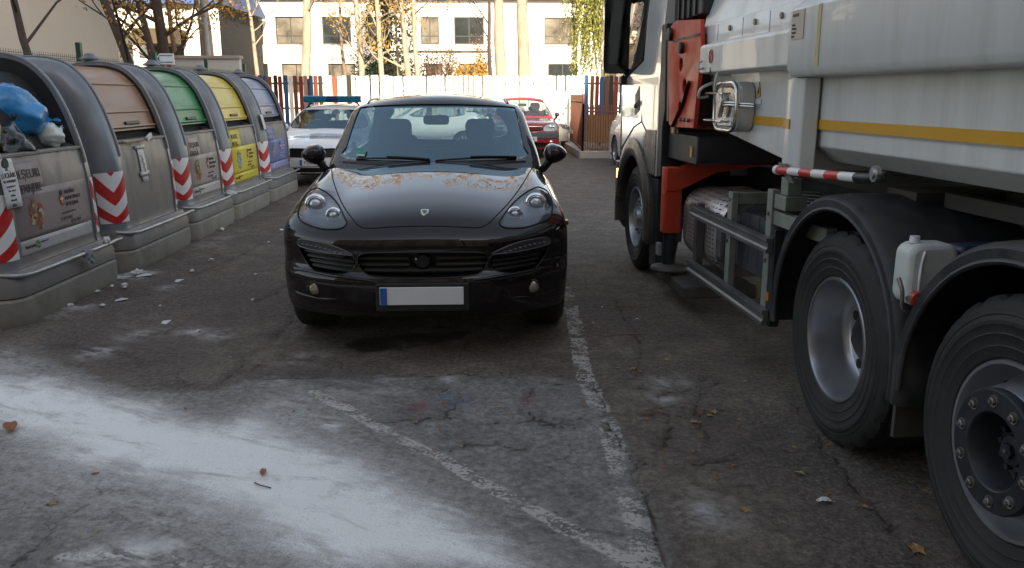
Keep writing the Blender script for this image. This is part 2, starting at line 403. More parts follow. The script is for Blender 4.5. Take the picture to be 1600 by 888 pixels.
def ground():
    def axis(lo, a, b, hi, st, n):
        l = lo + (a - lo) * (1 - (1 - np.linspace(0, 1, n)) ** 2.2)
        r = b + (hi - b) * np.linspace(0, 1, n) ** 2.2
        return np.concatenate([l[:-1], np.arange(a, b, st), r])
    xs = axis(-150, -4.0, 3.0, 150, .02, 14); ys = axis(-90, 1.6, 9.0, 220, .02, 18)
    X, Y = np.meshgrid(xs, ys); P = np.stack([X.ravel(), Y.ravel()], 1); n = len(P)
    near = (P[:, 0] > -8) & (P[:, 0] < 8) & (P[:, 1] > .5) & (P[:, 1] < 18)
    Q = P[near]
    rg = np.random.default_rng(3)
    Z = np.zeros(n)
    Z[near] = .006 * np.sin(Q[:, 0] * 2.1 + 1) * np.sin(Q[:, 1] * 1.3) + .004 * np.sin(Q[:, 0] * 5 + Q[:, 1] * 3)
    at = {k: np.full(n, v) for k, v in dict(powder=9., dust=9., patch=9., line=9., crack=9., oil=9., blob=0., dark=0., red=0., blue=0.).items()}
    at['powder'][near] = sd_poly(Q, POWDER); at['dust'][near] = sd_poly(Q, DUST); at['patch'][near] = sd_poly(Q, PATCH); at['oil'][near] = sd_poly(Q, OIL)
    at['line'][near] = np.minimum(np.minimum(d_line(Q, LINE1) - .055, d_line(Q, LINE2) - .04), d_line(Q, LINE3) - .03)
    cd = np.full(len(Q), 9.)
    for c in CR:
        cc = cr(c, 10); cc = [p + rg.normal(0, .012, 2) for p in cc]; cd = np.minimum(cd, d_line(Q, cc))
    at['crack'][near] = cd
    Z[near] -= .008 * np.exp(-(cd / .03) ** 2)
    for k, L in (('blob', BLOB), ('dark', [d + (1,) for d in DARK])):
        v = np.zeros(len(Q))
        for x, y, s, a in L:
            th = rg.uniform(-.5, .5); u = (Q[:, 0] - x) * math.cos(th) + (Q[:, 1] - y) * math.sin(th); w = -(Q[:, 0] - x) * math.sin(th) + (Q[:, 1] - y) * math.cos(th)
            v = np.maximum(v, a * np.exp(-(u / s) ** 2 - (w / (s * 1.1)) ** 2))
        at[k][near] = v
    for x, y, c in CHALK:
        k = 'blue' if c else 'red'; at[k][near] = np.maximum(at[k][near], np.exp(-((Q[:, 0] - x) / .08) ** 2 - ((Q[:, 1] - y) / .07) ** 2))
    nx, ny = len(xs), len(ys)
    V = np.stack([P[:, 0], P[:, 1], Z], 1)
    i = (np.arange(ny - 1)[:, None] * nx + np.arange(nx - 1)[None]).ravel()
    F = np.stack([i, i + 1, i + nx + 1, i + nx], 1)
    me = bpy.data.meshes.new('ground'); me.from_pydata(V.tolist(), [], F.tolist())
    for k, v in at.items():
        a = me.attributes.new(k, 'FLOAT', 'POINT'); a.data.foreach_set('value', v.astype(np.float32))
    m = bpy.data.materials.new('asphalt'); m.use_nodes = True
    B = NB(m); b = B.N['Principled BSDF']
    tc = B.N.new('ShaderNodeTexCoord'); co = tc.outputs['Object']
    big = B.noise(co, .9, 6, .6); mid = B.noise(co, 5, 8, .65, .3); fine = B.noise(co, 55, 4, .6); grain = B.noise(co, 170, 3, .7)
    stretch = B.N.new('ShaderNodeMapping'); stretch.inputs['Scale'].default_value = (1.3, 4, 1); pre = B.N.new('ShaderNodeMapping'); pre.inputs['Rotation'].default_value = (0, 0, R(27)); B.L.new(co, pre.inputs[0]); B.L.new(pre.outputs[0], stretch.inputs[0])
    sw = B.noise(stretch.outputs[0], 3.2, 8, .7, .5)
    # bare asphalt: warm brown old surface / greyer patch in front
    c_old = B.mix(B.ss(mid, .3, .7), (.100, .082, .067), (.185, .154, .128))
    c_old = B.mix(B.ss(big, .42, .62), c_old, B.mix(B.ss(fine, .35, .65), (.070, .058, .049), (.145, .121, .102)))
    c_pat = B.mix(B.ss(mid, .3, .7), (.165, .152, .138), (.255, .238, .22))
    pedge = B.m('ADD', B.attr('patch'), B.m('MULTIPLY', B.m('SUBTRACT', mid, .5), .25))
    col = B.mix(B.ss(pedge, -.03, .05), c_pat, c_old)
    gr2 = B.noise(co, 26, 9, .78); gm = B.ss(gr2, .36, .66, .62, 1.34)
    vm = B.N.new('ShaderNodeVectorMath'); vm.operation = 'SCALE'; B.L.new(col, vm.inputs[0]); B.L.new(gm, vm.inputs['Scale']); col = vm.outputs[0]
    blot = B.noise(stretch.outputs[0], .9, 7, .72, .8); col = B.mix(B.m('MULTIPLY', B.ss(blot, .56, .68), .42), col, (.040, .032, .028)); col = B.mix(B.m('MULTIPLY', B.ss(blot, .40, .30), .25), col, (.24, .22, .20))
    # pale aggregate specks
    vor = B.N.new('ShaderNodeTexVoronoi'); vor.inputs['Scale'].default_value = 75; B.L.new(co, vor.inputs['Vector'])
    sp = B.m('MULTIPLY', B.ss(vor.outputs['Distance'], .32, .1), B.ss(fine, .5, .62))
    col = B.mix(B.m('MULTIPLY', sp, .55), col, (.34, .31, .28))
    # dark stains
    dk = B.m('MULTIPLY', B.attr('dark'), B.ss(mid, .38, .6)); col = B.mix(B.m('MULTIPLY', dk, .55), col, (.026, .021, .021))
    sp2 = B.ss(B.noise(co, 9, 3, .5), .69, .73); col = B.mix(B.m('MULTIPLY', sp2, .5), col, (.02, .018, .017))
    col = B.mix(B.m('MULTIPLY', B.m('MULTIPLY', B.attr('red'), B.ss(mid, .4, .6)), .55), col, (.24, .07, .06))
    col = B.mix(B.m('MULTIPLY', B.m('MULTIPLY', B.attr('blue'), B.ss(mid, .4, .6)), .55), col, (.06, .13, .25))
    # worn white paint
    ln = B.m('ADD', B.attr('line'), B.m('MULTIPLY', B.m('SUBTRACT', mid, .5), .07))
    wear = B.m('ADD', B.m('MULTIPLY', fine, .55), B.m('MULTIPLY', sw, .6))
    pm = B.m('MULTIPLY', B.ss(ln, .008, -.008), B.ss(wear, .545, .60))
    pm = B.m('MULTIPLY', pm, B.ss(B.noise(co, 1.9, 7, .75), .42, .49))
    col = B.mix(B.m('MULTIPLY', pm, .8), col, (.50, .48, .44))
    # fine crazing
    dv = B.N.new('ShaderNodeVectorMath'); dv.operation = 'MULTIPLY_ADD'; nz = B.N.new('ShaderNodeTexNoise'); nz.inputs['Scale'].default_value = 3; nz.inputs['Detail'].default_value = 5; B.L.new(co, nz.inputs['Vector'])
    B.L.new(nz.outputs['Color'], dv.inputs[0]); dv.inputs[1].default_value = (.5, .5, 0); B.L.new(co, dv.inputs[2])
    ve = B.N.new('ShaderNodeTexVoronoi'); ve.feature = 'DISTANCE_TO_EDGE'; ve.inputs['Scale'].default_value = 2.6; B.L.new(dv.outputs[0], ve.inputs['Vector'])
    cz = B.m('MULTIPLY', B.ss(ve.outputs['Distance'], .010, .002), B.ss(B.noise(co, .8, 3, .5), .50, .60)); col = B.mix(B.m('MULTIPLY', cz, .5), col, (.022, .017, .014))
    # cracks filled with leaf grit
    ck = B.m('ADD', B.attr('crack'), B.m('MULTIPLY', B.m('SUBTRACT', mid, .42), .05))
    cm = B.ss(ck, .015, .003); col = B.mix(B.m('MULTIPLY', cm, .85), col, B.mix(B.ss(fine, .4, .6), (.016, .012, .010), (.085, .052, .032)))
    halo = B.m('MULTIPLY', B.ss(ck, .08, .0), .22); col = B.mix(halo, col, (.045, .036, .03))
    # oil
    om = B.ss(B.m('ADD', B.attr('oil'), B.m('MULTIPLY', B.m('SUBTRACT', mid, .5), .22)), .03, -.03)
    col = B.mix(B.m('MULTIPLY', om, .85), col, (.013, .011, .011))
    # spilled white powder: solid core, blown dust, small smears
    pd = B.m('ADD', B.attr('powder'), B.m('ADD', B.m('MULTIPLY', B.m('SUBTRACT', sw, .5), .34), B.m('MULTIPLY', B.m('SUBTRACT', mid, .5), .30)))
    core = B.ss(B.m('ADD', pd, B.m('MULTIPLY', B.m('SUBTRACT', grain, .5), .30)), .14, -.24)
    core = B.m('MULTIPLY', core, B.ss(B.m('ADD', B.m('MULTIPLY', sw, .55), B.m('MULTIPLY', fine, .50)), .24, .47))
    thin = B.m('MULTIPLY', B.ss(B.noise(stretch.outputs[0], 1.5, 7, .7, .6), .52, .68), .45); core = B.m('MULTIPLY', core, B.m('SUBTRACT', 1.0, thin))
    spk = B.ss(B.noise(co, 42, 6, .75), .60, .70); core = B.m('MULTIPLY', core, B.m('SUBTRACT', 1.0, B.m('MULTIPLY', spk, .4)))
    du = B.m('ADD', B.attr('dust'), B.m('MULTIPLY', B.m('SUBTRACT', mid, .5), .6))
    dust = B.m('MULTIPLY', B.ss(du, .18, -.45), B.ss(B.m('ADD', B.m('MULTIPLY', sw, .7), B.m('MULTIPLY', fine, .4)), .36, .74))
    sm = B.m('MULTIPLY', B.attr('blob'), B.ss(B.m('ADD', B.m('MULTIPLY', sw, .5), B.m('MULTIPLY', mid, .5)), .42, .60))
    wall = B.m('MAXIMUM', B.m('MAXIMUM', B.m('MULTIPLY', core, .96), B.m('MULTIPLY', dust, .5)), sm)
    pit = B.ss(grain, .60, .68); wall = B.m('MULTIPLY', wall, B.m('SUBTRACT', 1.0, B.m('MULTIPLY', pit, .45)))
    col = B.mix(wall, col, (.88, .86, .83))
    B.L.new(col, b.inputs['Base Color'])
    ro = B.m('SUBTRACT', .84, B.m('MULTIPLY', om, .12)); ro = B.m('SUBTRACT', ro, B.m('MULTIPLY', B.ss(big, .5, .7), .14)); B.L.new(ro, b.inputs['Roughness'])
    b.inputs['Specular IOR Level'].default_value = .22
    h = B.m('ADD', B.m('MULTIPLY', grain, .55), B.m('MULTIPLY', fine, .8)); h = B.m('ADD', h, B.m('MULTIPLY', mid, 1.2)); h = B.m('ADD', h, B.m('MULTIPLY', core, .5)); h = B.m('SUBTRACT', h, B.m('MULTIPLY', cm, 1.5))
    bp = B.N.new('ShaderNodeBump'); bp.inputs['Strength'].default_value = .55; bp.inputs['Distance'].default_value = .012
    B.L.new(h, bp.inputs['Height']); B.L.new(bp.outputs[0], b.inputs['Normal'])
    finish(me, m, True)
    return tag(link(bpy.data.objects.new('ground', me)), kind='structure')
ground()

# ================================================================ BUILDINGS
stucco = M('white_stucco', (.80, .77, .70), .85, var=.05, vs=1.2, bump=.2, bs=80, dirt=(.5, .48, .44), da=.18, ds=.8)
beige_wall = M('beige_render', (.56, .50, .43), .9, var=.06, vs=.8, bump=.15, bs=60, dirt=(.40, .35, .30), da=.25, ds=.6, streak=(1, 1, .35))
dark_frame = M('window_frame', (.03, .03, .032), .5)
pane_m = M('window_pane', (.03, .035, .035), .06, var=.5, vs=.6, rv=.03, spec=.8)
curt_m = M('curtained_pane', (.16, .14, .11), .12, var=.6, vs=1.1, rv=.05, spec=.8)
roof_m = M('slate_roof', (.085, .095, .15), .7, var=.2, vs=3, bump=.4, bs=12)
conc_m = M('old_concrete', (.36, .33, .29), .9, var=.2, vs=6, bump=.4, bs=30, dirt=(.15, .13, .11), da=.5, ds=3)
block_m = M('block_wall', (.46, .36, .28), .9, var=.12, vs=1, dirt=(.25, .2, .16), da=.3, ds=1)

def facade(name, parent, mat, x0, x1, z0, z1, y, holes, depth=.18, face=-1):
    """wall sheet in the XZ plane at y, with real openings and reveals; face -1 looks towards -y"""
    xs = sorted({x0, x1} | {h[0] for h in holes} | {h[1] for h in holes}); zs = sorted({z0, z1} | {h[2] for h in holes} | {h[3] for h in holes})
    mb = MB()
    inh = lambda cx, cz: any(h[0] < cx < h[1] and h[2] < cz < h[3] for h in holes)
    for i in range(len(xs) - 1):
        for k in range(len(zs) - 1):
            if not inh((xs[i] + xs[i + 1]) / 2, (zs[k] + zs[k + 1]) / 2):
                mb.add([(xs[i], y, zs[k]), (xs[i + 1], y, zs[k]), (xs[i + 1], y, zs[k + 1]), (xs[i], y, zs[k + 1])], [(0, 1, 2, 3)])
    for a, b, c, d in holes:
        yb = y - face * depth
        q = [(a, c), (b, c), (b, d), (a, d)]
        for j in range(4):
            p, r = q[j], q[(j + 1) % 4]
            mb.add([(p[0], y, p[1]), (r[0], y, r[1]), (r[0], yb, r[1]), (p[0], yb, p[1])], [(0, 1, 2, 3)])
    return mb.build(name, mat, parent, fix=False)

def window(parent, a, b, c, d, y, curtain=False, mull=2, transom=True, face=-1):
    yy = y - face * .11; fr = MB(); t = .07
    fr.b2((a, yy, c), (a + t, yy + .06, d)); fr.b2((b - t, yy, c), (b, yy + .06, d)); fr.b2((a + t, yy, c), (b - t, yy + .06, c + t)); fr.b2((a + t, yy, d - t), (b - t, yy + .06, d))
    for k in range(1, mull):
        x = a + (b - a) * k / mull; fr.b2((x - .03, yy + .002, c + t), (x + .03, yy + .058, d - t))
    if transom:
        z = c + (d - c) * .3
        for k in range(mull):
            xa = a + (b - a) * k / mull + (t if k == 0 else .03); xb = a + (b - a) * (k + 1) / mull - (t if k == mull - 1 else .03); fr.b2((xa, yy + .004, z - .025), (xb, yy + .056, z + .025))
    w = fr.build('window', dark_frame, parent)
    MB().b2((a + .02, yy + .02, c + .02), (b - .02, yy + .034, d - .02)).build('pane', curt_m if curtain else pane_m, w)
    MB().b2((a - .06, y + face * .06, c - .06), (b + .06, y - face * .02, c - .003)).build('sill', conc_m, w)
    return w

# white two-storey building beyond the fence, sunlit
wb = thing('school_building', 'long white two-storey building with dark framed windows behind the fence and trees', 'building', (0, 0, 0))
Yw = 55.0
def wx(px): return (px - 760) / 1300 * 55.9
wins = []
for px0, px1 in ((385, 434), (452, 496), (520, 562), (583, 622), (664, 691), (713, 757), (846, 892), (925, 970), (1010, 1055), (300, 340)):
    wins.append((round(wx(px0), 2), round(wx(px1), 2), 4.85, 6.5)); wins.append((round(wx(px0 + 6), 2), round(wx(px1 + 4), 2), 1.9, 3.65))
facade('wall', wb, stucco, -22, 26, 0, 7.55, Yw, wins)
for k, w in enumerate(wins): window(wb, *w, Yw, curtain=(k % 6 in (0, 2, 3, 5)))
rf = MB(); rf.b2((-22.5, Yw - .5, 7.55), (26.5, Yw + 9, 7.75)); rf.prism([(Yw - .55, 7.75), (Yw + 9, 7.75), (Yw + 4.5, 10.2)], -22.5, 26.5, 'x'); rf.build('roof', roof_m, wb)
MB().b2((-22, Yw + .2, 0), (26, Yw + 8.8, 7.5)).build('core', M('dark_room', (.02, .02, .02), .9), wb)
c = MB(); c.b2((-6.5, Yw - .35, 4.45), (0.2, Yw + 0, 4.62)); c.b2((-22, Yw - .08, 3.95), (-6.52, Yw - .003, 4.1)); c.build('string_course', stucco, wb)
# entrance wing, left, darker canopy and porch
ew = thing('entrance_wing', 'small white side wing with a brown canopy over its doorway and a blue roof', 'building', (0, 0, 0))
Ye = 46.0
def ex(px): return (px - 760) / 1300 * 46.8
facade('wall', ew, stucco, -26, ex(372), 0, 6.3, Ye, [(ex(268), ex(318), 0, 4.2), (ex(190), ex(244), 3.2, 4.9)])
MB().b2((ex(262), Ye - 1.6, 4.25), (ex(322), Ye - .01, 5.0)).build('canopy', M('brown_canopy', (.085, .06, .03), .8, var=.3, vs=4), ew)
MB().b2((ex(268) + .02, Ye + .14, .02), (ex(318) - .02, Ye + .2, 4.18)).build('door', M('dark_door', (.05, .035, .025), .5), ew)
MB().b2((ex(190) + .02, Ye + .1, 3.22), (ex(244) - .02, Ye + .15, 4.88)).build('pane', pane_m, ew)
MB().b2((-26, Ye + .25, 0), (ex(372) - .02, Ye + 8.5, 6.28)).build('core', MATS['dark_room'], ew)
r_ = MB(); r_.b2((-26.3, Ye - .5, 6.3), (ex(372) + .3, Ye + 8.4, 6.48)); r_.prism([(Ye - .5, 6.48), (Ye + 8.4, 6.48), (Ye + 4, 8.6)], -26.3, ex(372) + .3, 'x'); r_.build('roof', M('blue_roof', (.05, .09, .22), .6, var=.15), ew)

# plain beige house wall behind the containers
bw = thing('beige_house', 'plain windowless beige rendered house behind the green mesh fence', 'building', (0, 0, 0))
MB().prism([(-22, 20.2), (-8.5, 20.2), (-13.0, 30), (-22, 30)], 0, 7.4, 'z').build('wall', beige_wall, bw)
MB().prism([(-22.4, 19.8), (-8.1, 19.8), (-12.8, 30.4), (-22.4, 30.4)], 7.4, 7.62, 'z').build('roof', roof_m, bw)
lw = thing('low_garden_wall', 'low pale plastered wall beside the beige house', 'wall', (0, 0, 0))
MB().b2((-8.4, 23.2, 0), (-6.6, 23.42, 2.62)).build('wall', M('pale_plaster', (.5, .5, .49), .9, var=.1, vs=3, dirt=(.3, .3, .3), da=.4), lw)
MB().b2((-8.44, 23.14, 2.62), (-6.56, 23.48, 2.70)).build('coping', conc_m, lw)

# apartment blocks behind the photographer: they keep the parking place in shade
def block(x0, x1, y0, y1, h, label, floors):
    t = thing('apartment_block', label, 'building', (0, 0, 0))
    holes = []
    n = int((x1 - x0) / 3.4)
    for f in range(floors):
        for k in range(n):
            a = x0 + (x1 - x0) * (k + .28) / n; holes.append((a, a + 1.5, 1.0 + 2.9 * f, 2.5 + 2.9 * f))
    facade('wall', t, block_m, x0, x1, 0, h, y1, holes, face=1)
    for i, hh in enumerate(holes): window(t, *hh, y1, curtain=i % 3 == 0, transom=False, face=1) if False else None
    pn = MB()
    for hh in holes: pn.b2((hh[0] + .004, y1 - .16, hh[2] + .004), (hh[1] - .004, y1 - .12, hh[3] - .004))
    pn.build('window_band', pane_m, t)['kind'] = 'stuff'
    MB().b2((x0, y0, 0), (x1, y1 - .2, h - .02)).build('core', block_m, t)
    MB().b2((x0 - .3, y0 - .3, h), (x1 + .3, y1 + .3, h + .3)).build('roof', conc_m, t)
block(3.4, 12.5, -24, -12, 16.1, 'five storey beige apartment block facing the parking place', 5)
block(-26, 3.0, -24, -12.2, 20.6, 'taller beige apartment block left of the lower one', 6)
block(12.9, 32, -24, -12.2, 20.6, 'taller beige apartment block right of the lower one', 6)

# ================================================================ PICKET FENCE
pk = thing('picket_fence', 'tall fence of coloured wooden pickets across the end of the parking place', 'fence', (0, 28.3, 0))
pcol = {'white': (.78, .77, .72), 'cream': (.74, .68, .50), 'pale': (.52, .68, .78), 'red': (.20, .032, .026), 'blue': (.025, .085, .22), 'brown': (.15, .06, .032), 'black': (.025, .022, .02), 'orange': (.28, .075, .035), 'pink': (.40, .24, .20)}
pmesh = {}
for k, v in pcol.items():
    mb = MB(); mb.prism([(-.064, .12), (.064, .12), (.064, 2.28), (.045, 2.30), (-.045, 2.30), (-.064, 2.28)], -.012, .012, 'y')
    o = mb.build('picket', M('picket_' + k, v, .75, var=.18, vs=4, bump=.25, bs=30, streak=(6, 6, .8), dirt=tuple(x * .5 for x in v), da=.4, ds=2), pk)
    pmesh[k] = o.data; bpy.data.objects.remove(o)
seqL = ['pink', 'brown', 'red', 'blue', 'orange', 'black', 'red', 'blue', 'white', 'brown', 'red', 'pink', 'blue', 'orange', 'black', 'red', 'pale', 'cream', 'white', 'black', 'cream', 'orange', 'white', 'pale']
seqM = ['white', 'cream', 'pale', 'white', 'white', 'pale', 'cream', 'white', 'pale', 'white', 'white', 'cream']  # middle run: board colours bleached pale to carry the overexposed sunlight
seqR = ['blue', 'brown', 'red', 'blue', 'brown', 'black', 'red', 'blue', 'brown']
x = -7.75; i = 0; j = 0; NP = 0
rr = random.Random(4)
while NP < 98:
    if x < -5.35: k = seqL[i % len(seqL)]; i += 1
    elif x < 3.30: k = ('orange' if j % 9 == 2 else 'black' if j % 9 == 5 else 'pale') if x < -3.6 and j % 3 == 2 else seqM[j % 12]; j += 1
    else: k = seqR[i % 9]; i += 1
    if NP and x >= 3.30 and x < 3.46: i = 1; k = 'blue'
    o = link(bpy.data.objects.new('picket', pmesh[k]), pk)
    o.location = (x, rr.uniform(-.004, .004), rr.uniform(-.03, .02)); o.rotation_euler = (0, R(rr.uniform(-.5, .5)), 0)
    x += .150 if (j % 4) else .165; NP += 1
xe = x
rl = MB()
for z in (.45, 1.25, 2.05): rl.b2((-7.9, .02, z - .03), (xe, .06, z + .03))
rl.build('rail', M('dark_rail', (.05, .04, .035), .7), pk)
for k in range(9):
    xp = -7.8 + k * (xe + 7.7) / 8; MB().b2((xp - .04, .062, 0), (xp + .04, .14, 2.2)).build('post', M('fence_post', (.08, .075, .07), .6), pk)

# ================================================================ BROWN RAILING of the basement stair, right of the red car
rail_b = M('rust_brown_paint', (.16, .058, .03), .55, var=.2, vs=8, dirt=(.06, .03, .02), da=.5, ds=6)
rg_ = thing('stair_railing', 'rust brown metal railing on a concrete kerb by the picket fence', 'railing', (0, 0, 0))
def bars(p, q, z0, z1, n, name):
    mb = MB(); P, Q = Vector((*p, 0)), Vector((*q, 0))
    for z in (z0 + .06, z1 - .12): mb.tube([P + Vector((0, 0, z)), Q + Vector((0, 0, z))], .022, 6)
    for k in range(n + 1):
        a = P.lerp(Q, k / n); mb.tube([a + Vector((0, 0, z0)), a + Vector((0, 0, z1 + (.06 if k % n else .08)))], .014 if k % n else .035, 6)
    return mb.build(name, rail_b, rg_, smooth=40)
A, Bp, Cc = (2.58, 22.6), (4.9, 22.6), (2.80, 28.0)
bars(A, Bp, .2, 1.36, 34, 'front_panel'); bars(A, Cc, .2, 1.62, 26, 'side_panel')
MB().b2((2.66, 22.72, .42), (4.88, 22.75, 1.16)).build('backing_sheet', M('tan_sheet', (.40, .23, .10), .6, var=.12, vs=2), rg_)
kb = MB(); kb.b2((2.48, 22.45, 0), (5.0, 22.75, .2)); kb.b2((2.48, 22.752, 0), (2.85, 28.1, .196)); kb.build('kerb', conc_m, rg_, bevel=.02)

# ================================================================ GREEN MESH FENCE behind the containers
gf = thing('mesh_fence', 'dark green welded mesh fence standing behind the containers', 'fence', (-5.25, 0, 0))
gm = M('green_steel', (.012, .05, .028), .5, var=.2)
wm = M('mesh_wire', (.05, .065, .055), .5)
for k in range(6):
    y = 6.3 + 2.5 * k
    MB().b2((-.03, y - .03, 0), (.03, y + .03, 2.32)).build('post', gm, gf)
    if k < 5:
        w = MB()
        for j in range(49): w.tube([(0, y + .05 + j * .05, .1), (0, y + .05 + j * .05, 2.16)], .0028, 4, False)
        for j in range(11): w.tube([(.004, y + .03, .1 + j * .2), (.004, y + 2.47, .1 + j * .2)], .0028, 4, False)
        for z in (.5, 1.1, 1.7, 2.08):
            for d in (0, .045): w.tube([(.006, y + .03, z + d), (.03, y + .6, z + d), (.006, y + 1.25, z + d), (.03, y + 1.9, z + d), (.006, y + 2.47, z + d)], .003, 4, False)
        w.build('mesh_panel', wm, gf)

# ================================================================ TREES
bark_p = M('pale_poplar_bark', (.40, .33, .24), .9, var=.3, vs=3, bump=.8, bs=14, streak=(3, 3, .7), dirt=(.16, .12, .09), da=.6, ds=5)
bark_d = M('dark_bark', (.075, .052, .042), .9, var=.3, vs=4, bump=.8, bs=16, streak=(3, 3, .7))
leaf_y = M('yellow_leaf', (.42, .24, .035), .7, var=.4, vs=2)
leaf_g = M('willow_leaf', (.24, .25, .035), .7, var=.45, vs=1.5)
leaf_c = M('conifer_needle', (.035, .05, .022), .8, var=.4, vs=2)

def leafy(mb, p, s, r):
    a = Vector((r.uniform(-1, 1), r.uniform(-1, 1), r.uniform(-1, 1))).normalized(); b = a.cross(Vector((r.uniform(-1, 1), r.uniform(-1, 1), r.uniform(-1, 1)))).normalized()
    p = Vector(p); mb.add([p - a * s, p + b * s * .5, p + a * s, p - b * s * .5], [(0, 1, 2, 3)])

def tree(name, label, base, top, r0, r1=None, bark=None, seed=0, limbs=10, first=.35, llen=2.6, leaves=0, lmat=None, ls=.07, bow=.15, cat='tree', grp=None, up=.75):
    r = random.Random(seed); t = thing(name, label, cat, (base[0], base[1], 0), group=grp)
    B_, T = Vector((0, 0, -.05)), Vector((top[0] - base[0], top[1] - base[1], top[2])); n = 14; pts = []; rad = []
    bx, by = r.uniform(-bow, bow), r.uniform(-bow, bow)
    for k in range(n + 1):
        u = k / n; p = B_.lerp(T, u); p += Vector((bx, by, 0)) * math.sin(u * math.pi * 1.7) + Vector((r.uniform(-.03, .03), r.uniform(-.03, .03), 0)); pts.append(p)
        rad.append((r0 * (1.25 - .25 * min(1, u * 8))) * (1 - u) + (r1 or r0 * .2) * u)
    tm = MB(); tm.tube(pts, rad, 10); tr = tm.build('trunk', bark, t, smooth=60)
    br = MB(); tips = []
    def limb(p, d, L, rr_, lev):
        q = [p]; m = 5
        for k in range(m):
            d = (d + Vector((r.uniform(-.25, .25), r.uniform(-.25, .25), r.uniform(-.12, .25)))).normalized(); q.append(q[-1] + d * L / m)
        br.tube(q, [rr_ * (1 - .8 * k / m) for k in range(m + 1)], 5 if lev else 6, False)
        if lev < 2:
            for k in range(3 if lev else 4):
                j = r.randint(1, m); limb(q[j], (d + Vector((r.uniform(-.9, .9), r.uniform(-.9, .9), r.uniform(-.2, .5)))).normalized(), L * r.uniform(.4, .6), rr_ * .5, lev + 1)
        if lev: tips.extend(q[2:])
    for k in range(limbs):
        u = first + (1 - first) * (k + r.random() * .6) / limbs; i_ = min(n - 1, int(u * n)); p = pts[i_].lerp(pts[i_ + 1], u * n - i_); a = r.uniform(0, 6.28)
        limb(p, Vector((math.cos(a), math.sin(a), up * r.uniform(.5, 1.4))).normalized(), llen * (1.15 - .6 * u), max(.012, rad[i_] * .42), 0)
    br.build('branch', bark, t, smooth=60)
    if leaves and tips:
        lf = MB()
        for k in range(leaves):
            p = r.choice(tips); leafy(lf, p + Vector((r.gauss(0, .16), r.gauss(0, .16), r.gauss(-.05, .16))), ls * r.uniform(.6, 1.3), r)
        lf.build('crown', lmat, t, fix=False)
    return t
def tx(px, Y): return (px - 760) / 1300 * (Y * 1.01)
G_ = 'poplars and saplings between the fence and the white building'
def ptree(pxt, pxb, Y, wpx, label, seed, h=13, bark=None, **k):
    """pxt/pxb: picture column at the frame top and at the fence top"""
    z0, z1 = 2.3, 1.65 + .115 * Y; xb, xt = tx(pxb, Y), tx(pxt, Y); s = (xt - xb) / (z1 - z0)
    tree(k.pop('name', 'poplar_tree'), label, (xb - s * z0 * .6, Y), (xb + s * (h - z0) * .6, Y + .4, h), wpx * Y / 2600 * 1.1, bark=bark or bark_p, seed=seed, bow=.08, **k)
ptree(338, 352, 27.2, 21, 'thick pale poplar trunk nearest behind the row of containers', 1, leaves=900, lmat=leaf_y, llen=3.2, limbs=14, grp=G_)
ptree(404, 416, 36, 7, 'slim pale sapling in front of the second white bay from the left', 2, h=10, grp=G_, llen=1.6)
ptree(503, 492, 33, 15, 'thick pale poplar leaning right with a yellowish foot', 3, leaves=2200, lmat=leaf_y, grp=G_, llen=3)
ptree(538, 551, 37, 6, 'thin brown sapling leaning left between two window bays', 4, h=10, bark=M('brown_bark', (.22, .15, .10), .9, var=.3, vs=4, bump=.6, bs=20), grp=G_, llen=1.5)
ptree(564, 573, 35, 10, 'straight pale poplar left of the dark conifer', 5, leaves=1600, lmat=leaf_y, grp=G_, first=.2, limbs=16, llen=2.2)
ptree(594, 602, 34, 9, 'pale poplar standing right in front of the dark conifer', 6, leaves=1600, lmat=leaf_y, grp=G_, first=.2, limbs=16, llen=2.2)
ptree(621, 631, 36, 5, 'thinnest pale sapling just right of the conifer', 7, h=9, grp=G_, llen=1.4)
ptree(631, 644, 34, 10, 'pale poplar second of the tight group of three', 8, leaves=1500, lmat=leaf_y, grp=G_, first=.18, limbs=16, llen=2)
ptree(650, 657, 33, 8, 'pale poplar third and straightest of the tight group of three', 9, leaves=1600, lmat=leaf_y, grp=G_)
ptree(773, 782, 32, 19, 'broad pale poplar trunk beside the thin dark trunk', 10, leaves=2200, lmat=leaf_y, grp=G_, llen=3, first=.5)
ptree(762, 767, 31.5, 7, 'thin dark straight trunk touching the left side of a broad poplar', 11, bark=bark_d, grp=G_, h=10)
ptree(812, 817, 33, 22, 'broadest pale trunk with vertical furrows left of the willow', 12, leaves=2200, lmat=leaf_y, grp=G_, llen=3, first=.5)
# dark nearer trees over the containers
tree('slim_tree', 'slim dark leaning trunk over the first containers', (-6.85, 14.0), (-8.6, 14.6, 9), .075, bark=bark_d, seed=21, limbs=12, first=.18, llen=2.4, leaves=1500, lmat=leaf_y, ls=.045)
tree('leaning_tree', 'dark trunk leaning left at the corner of the beige house', (-7.0, 18.6), (-10.2, 18.9, 10), .12, bark=bark_d, seed=22, limbs=14, first=.22, llen=2.8, leaves=5000, lmat=leaf_y, ls=.05)
tree('leaning_tree', 'second dark trunk forking away from the leaning trunk by the beige house', (-7.05, 18.95), (-8.6, 19.3, 10), .10, bark=bark_d, seed=23, limbs=14, first=.22, llen=2.6, leaves=7000, lmat=leaf_y, ls=.05)
tree('maple_tree', 'dark trunked tree with hanging yellow leaves left of the lamp post', (-8.9, 24.2), (-9.6, 24.6, 11), .19, bark=bark_d, seed=24, limbs=20, first=.2, llen=2.8, leaves=15000, lmat=leaf_y, ls=.062)
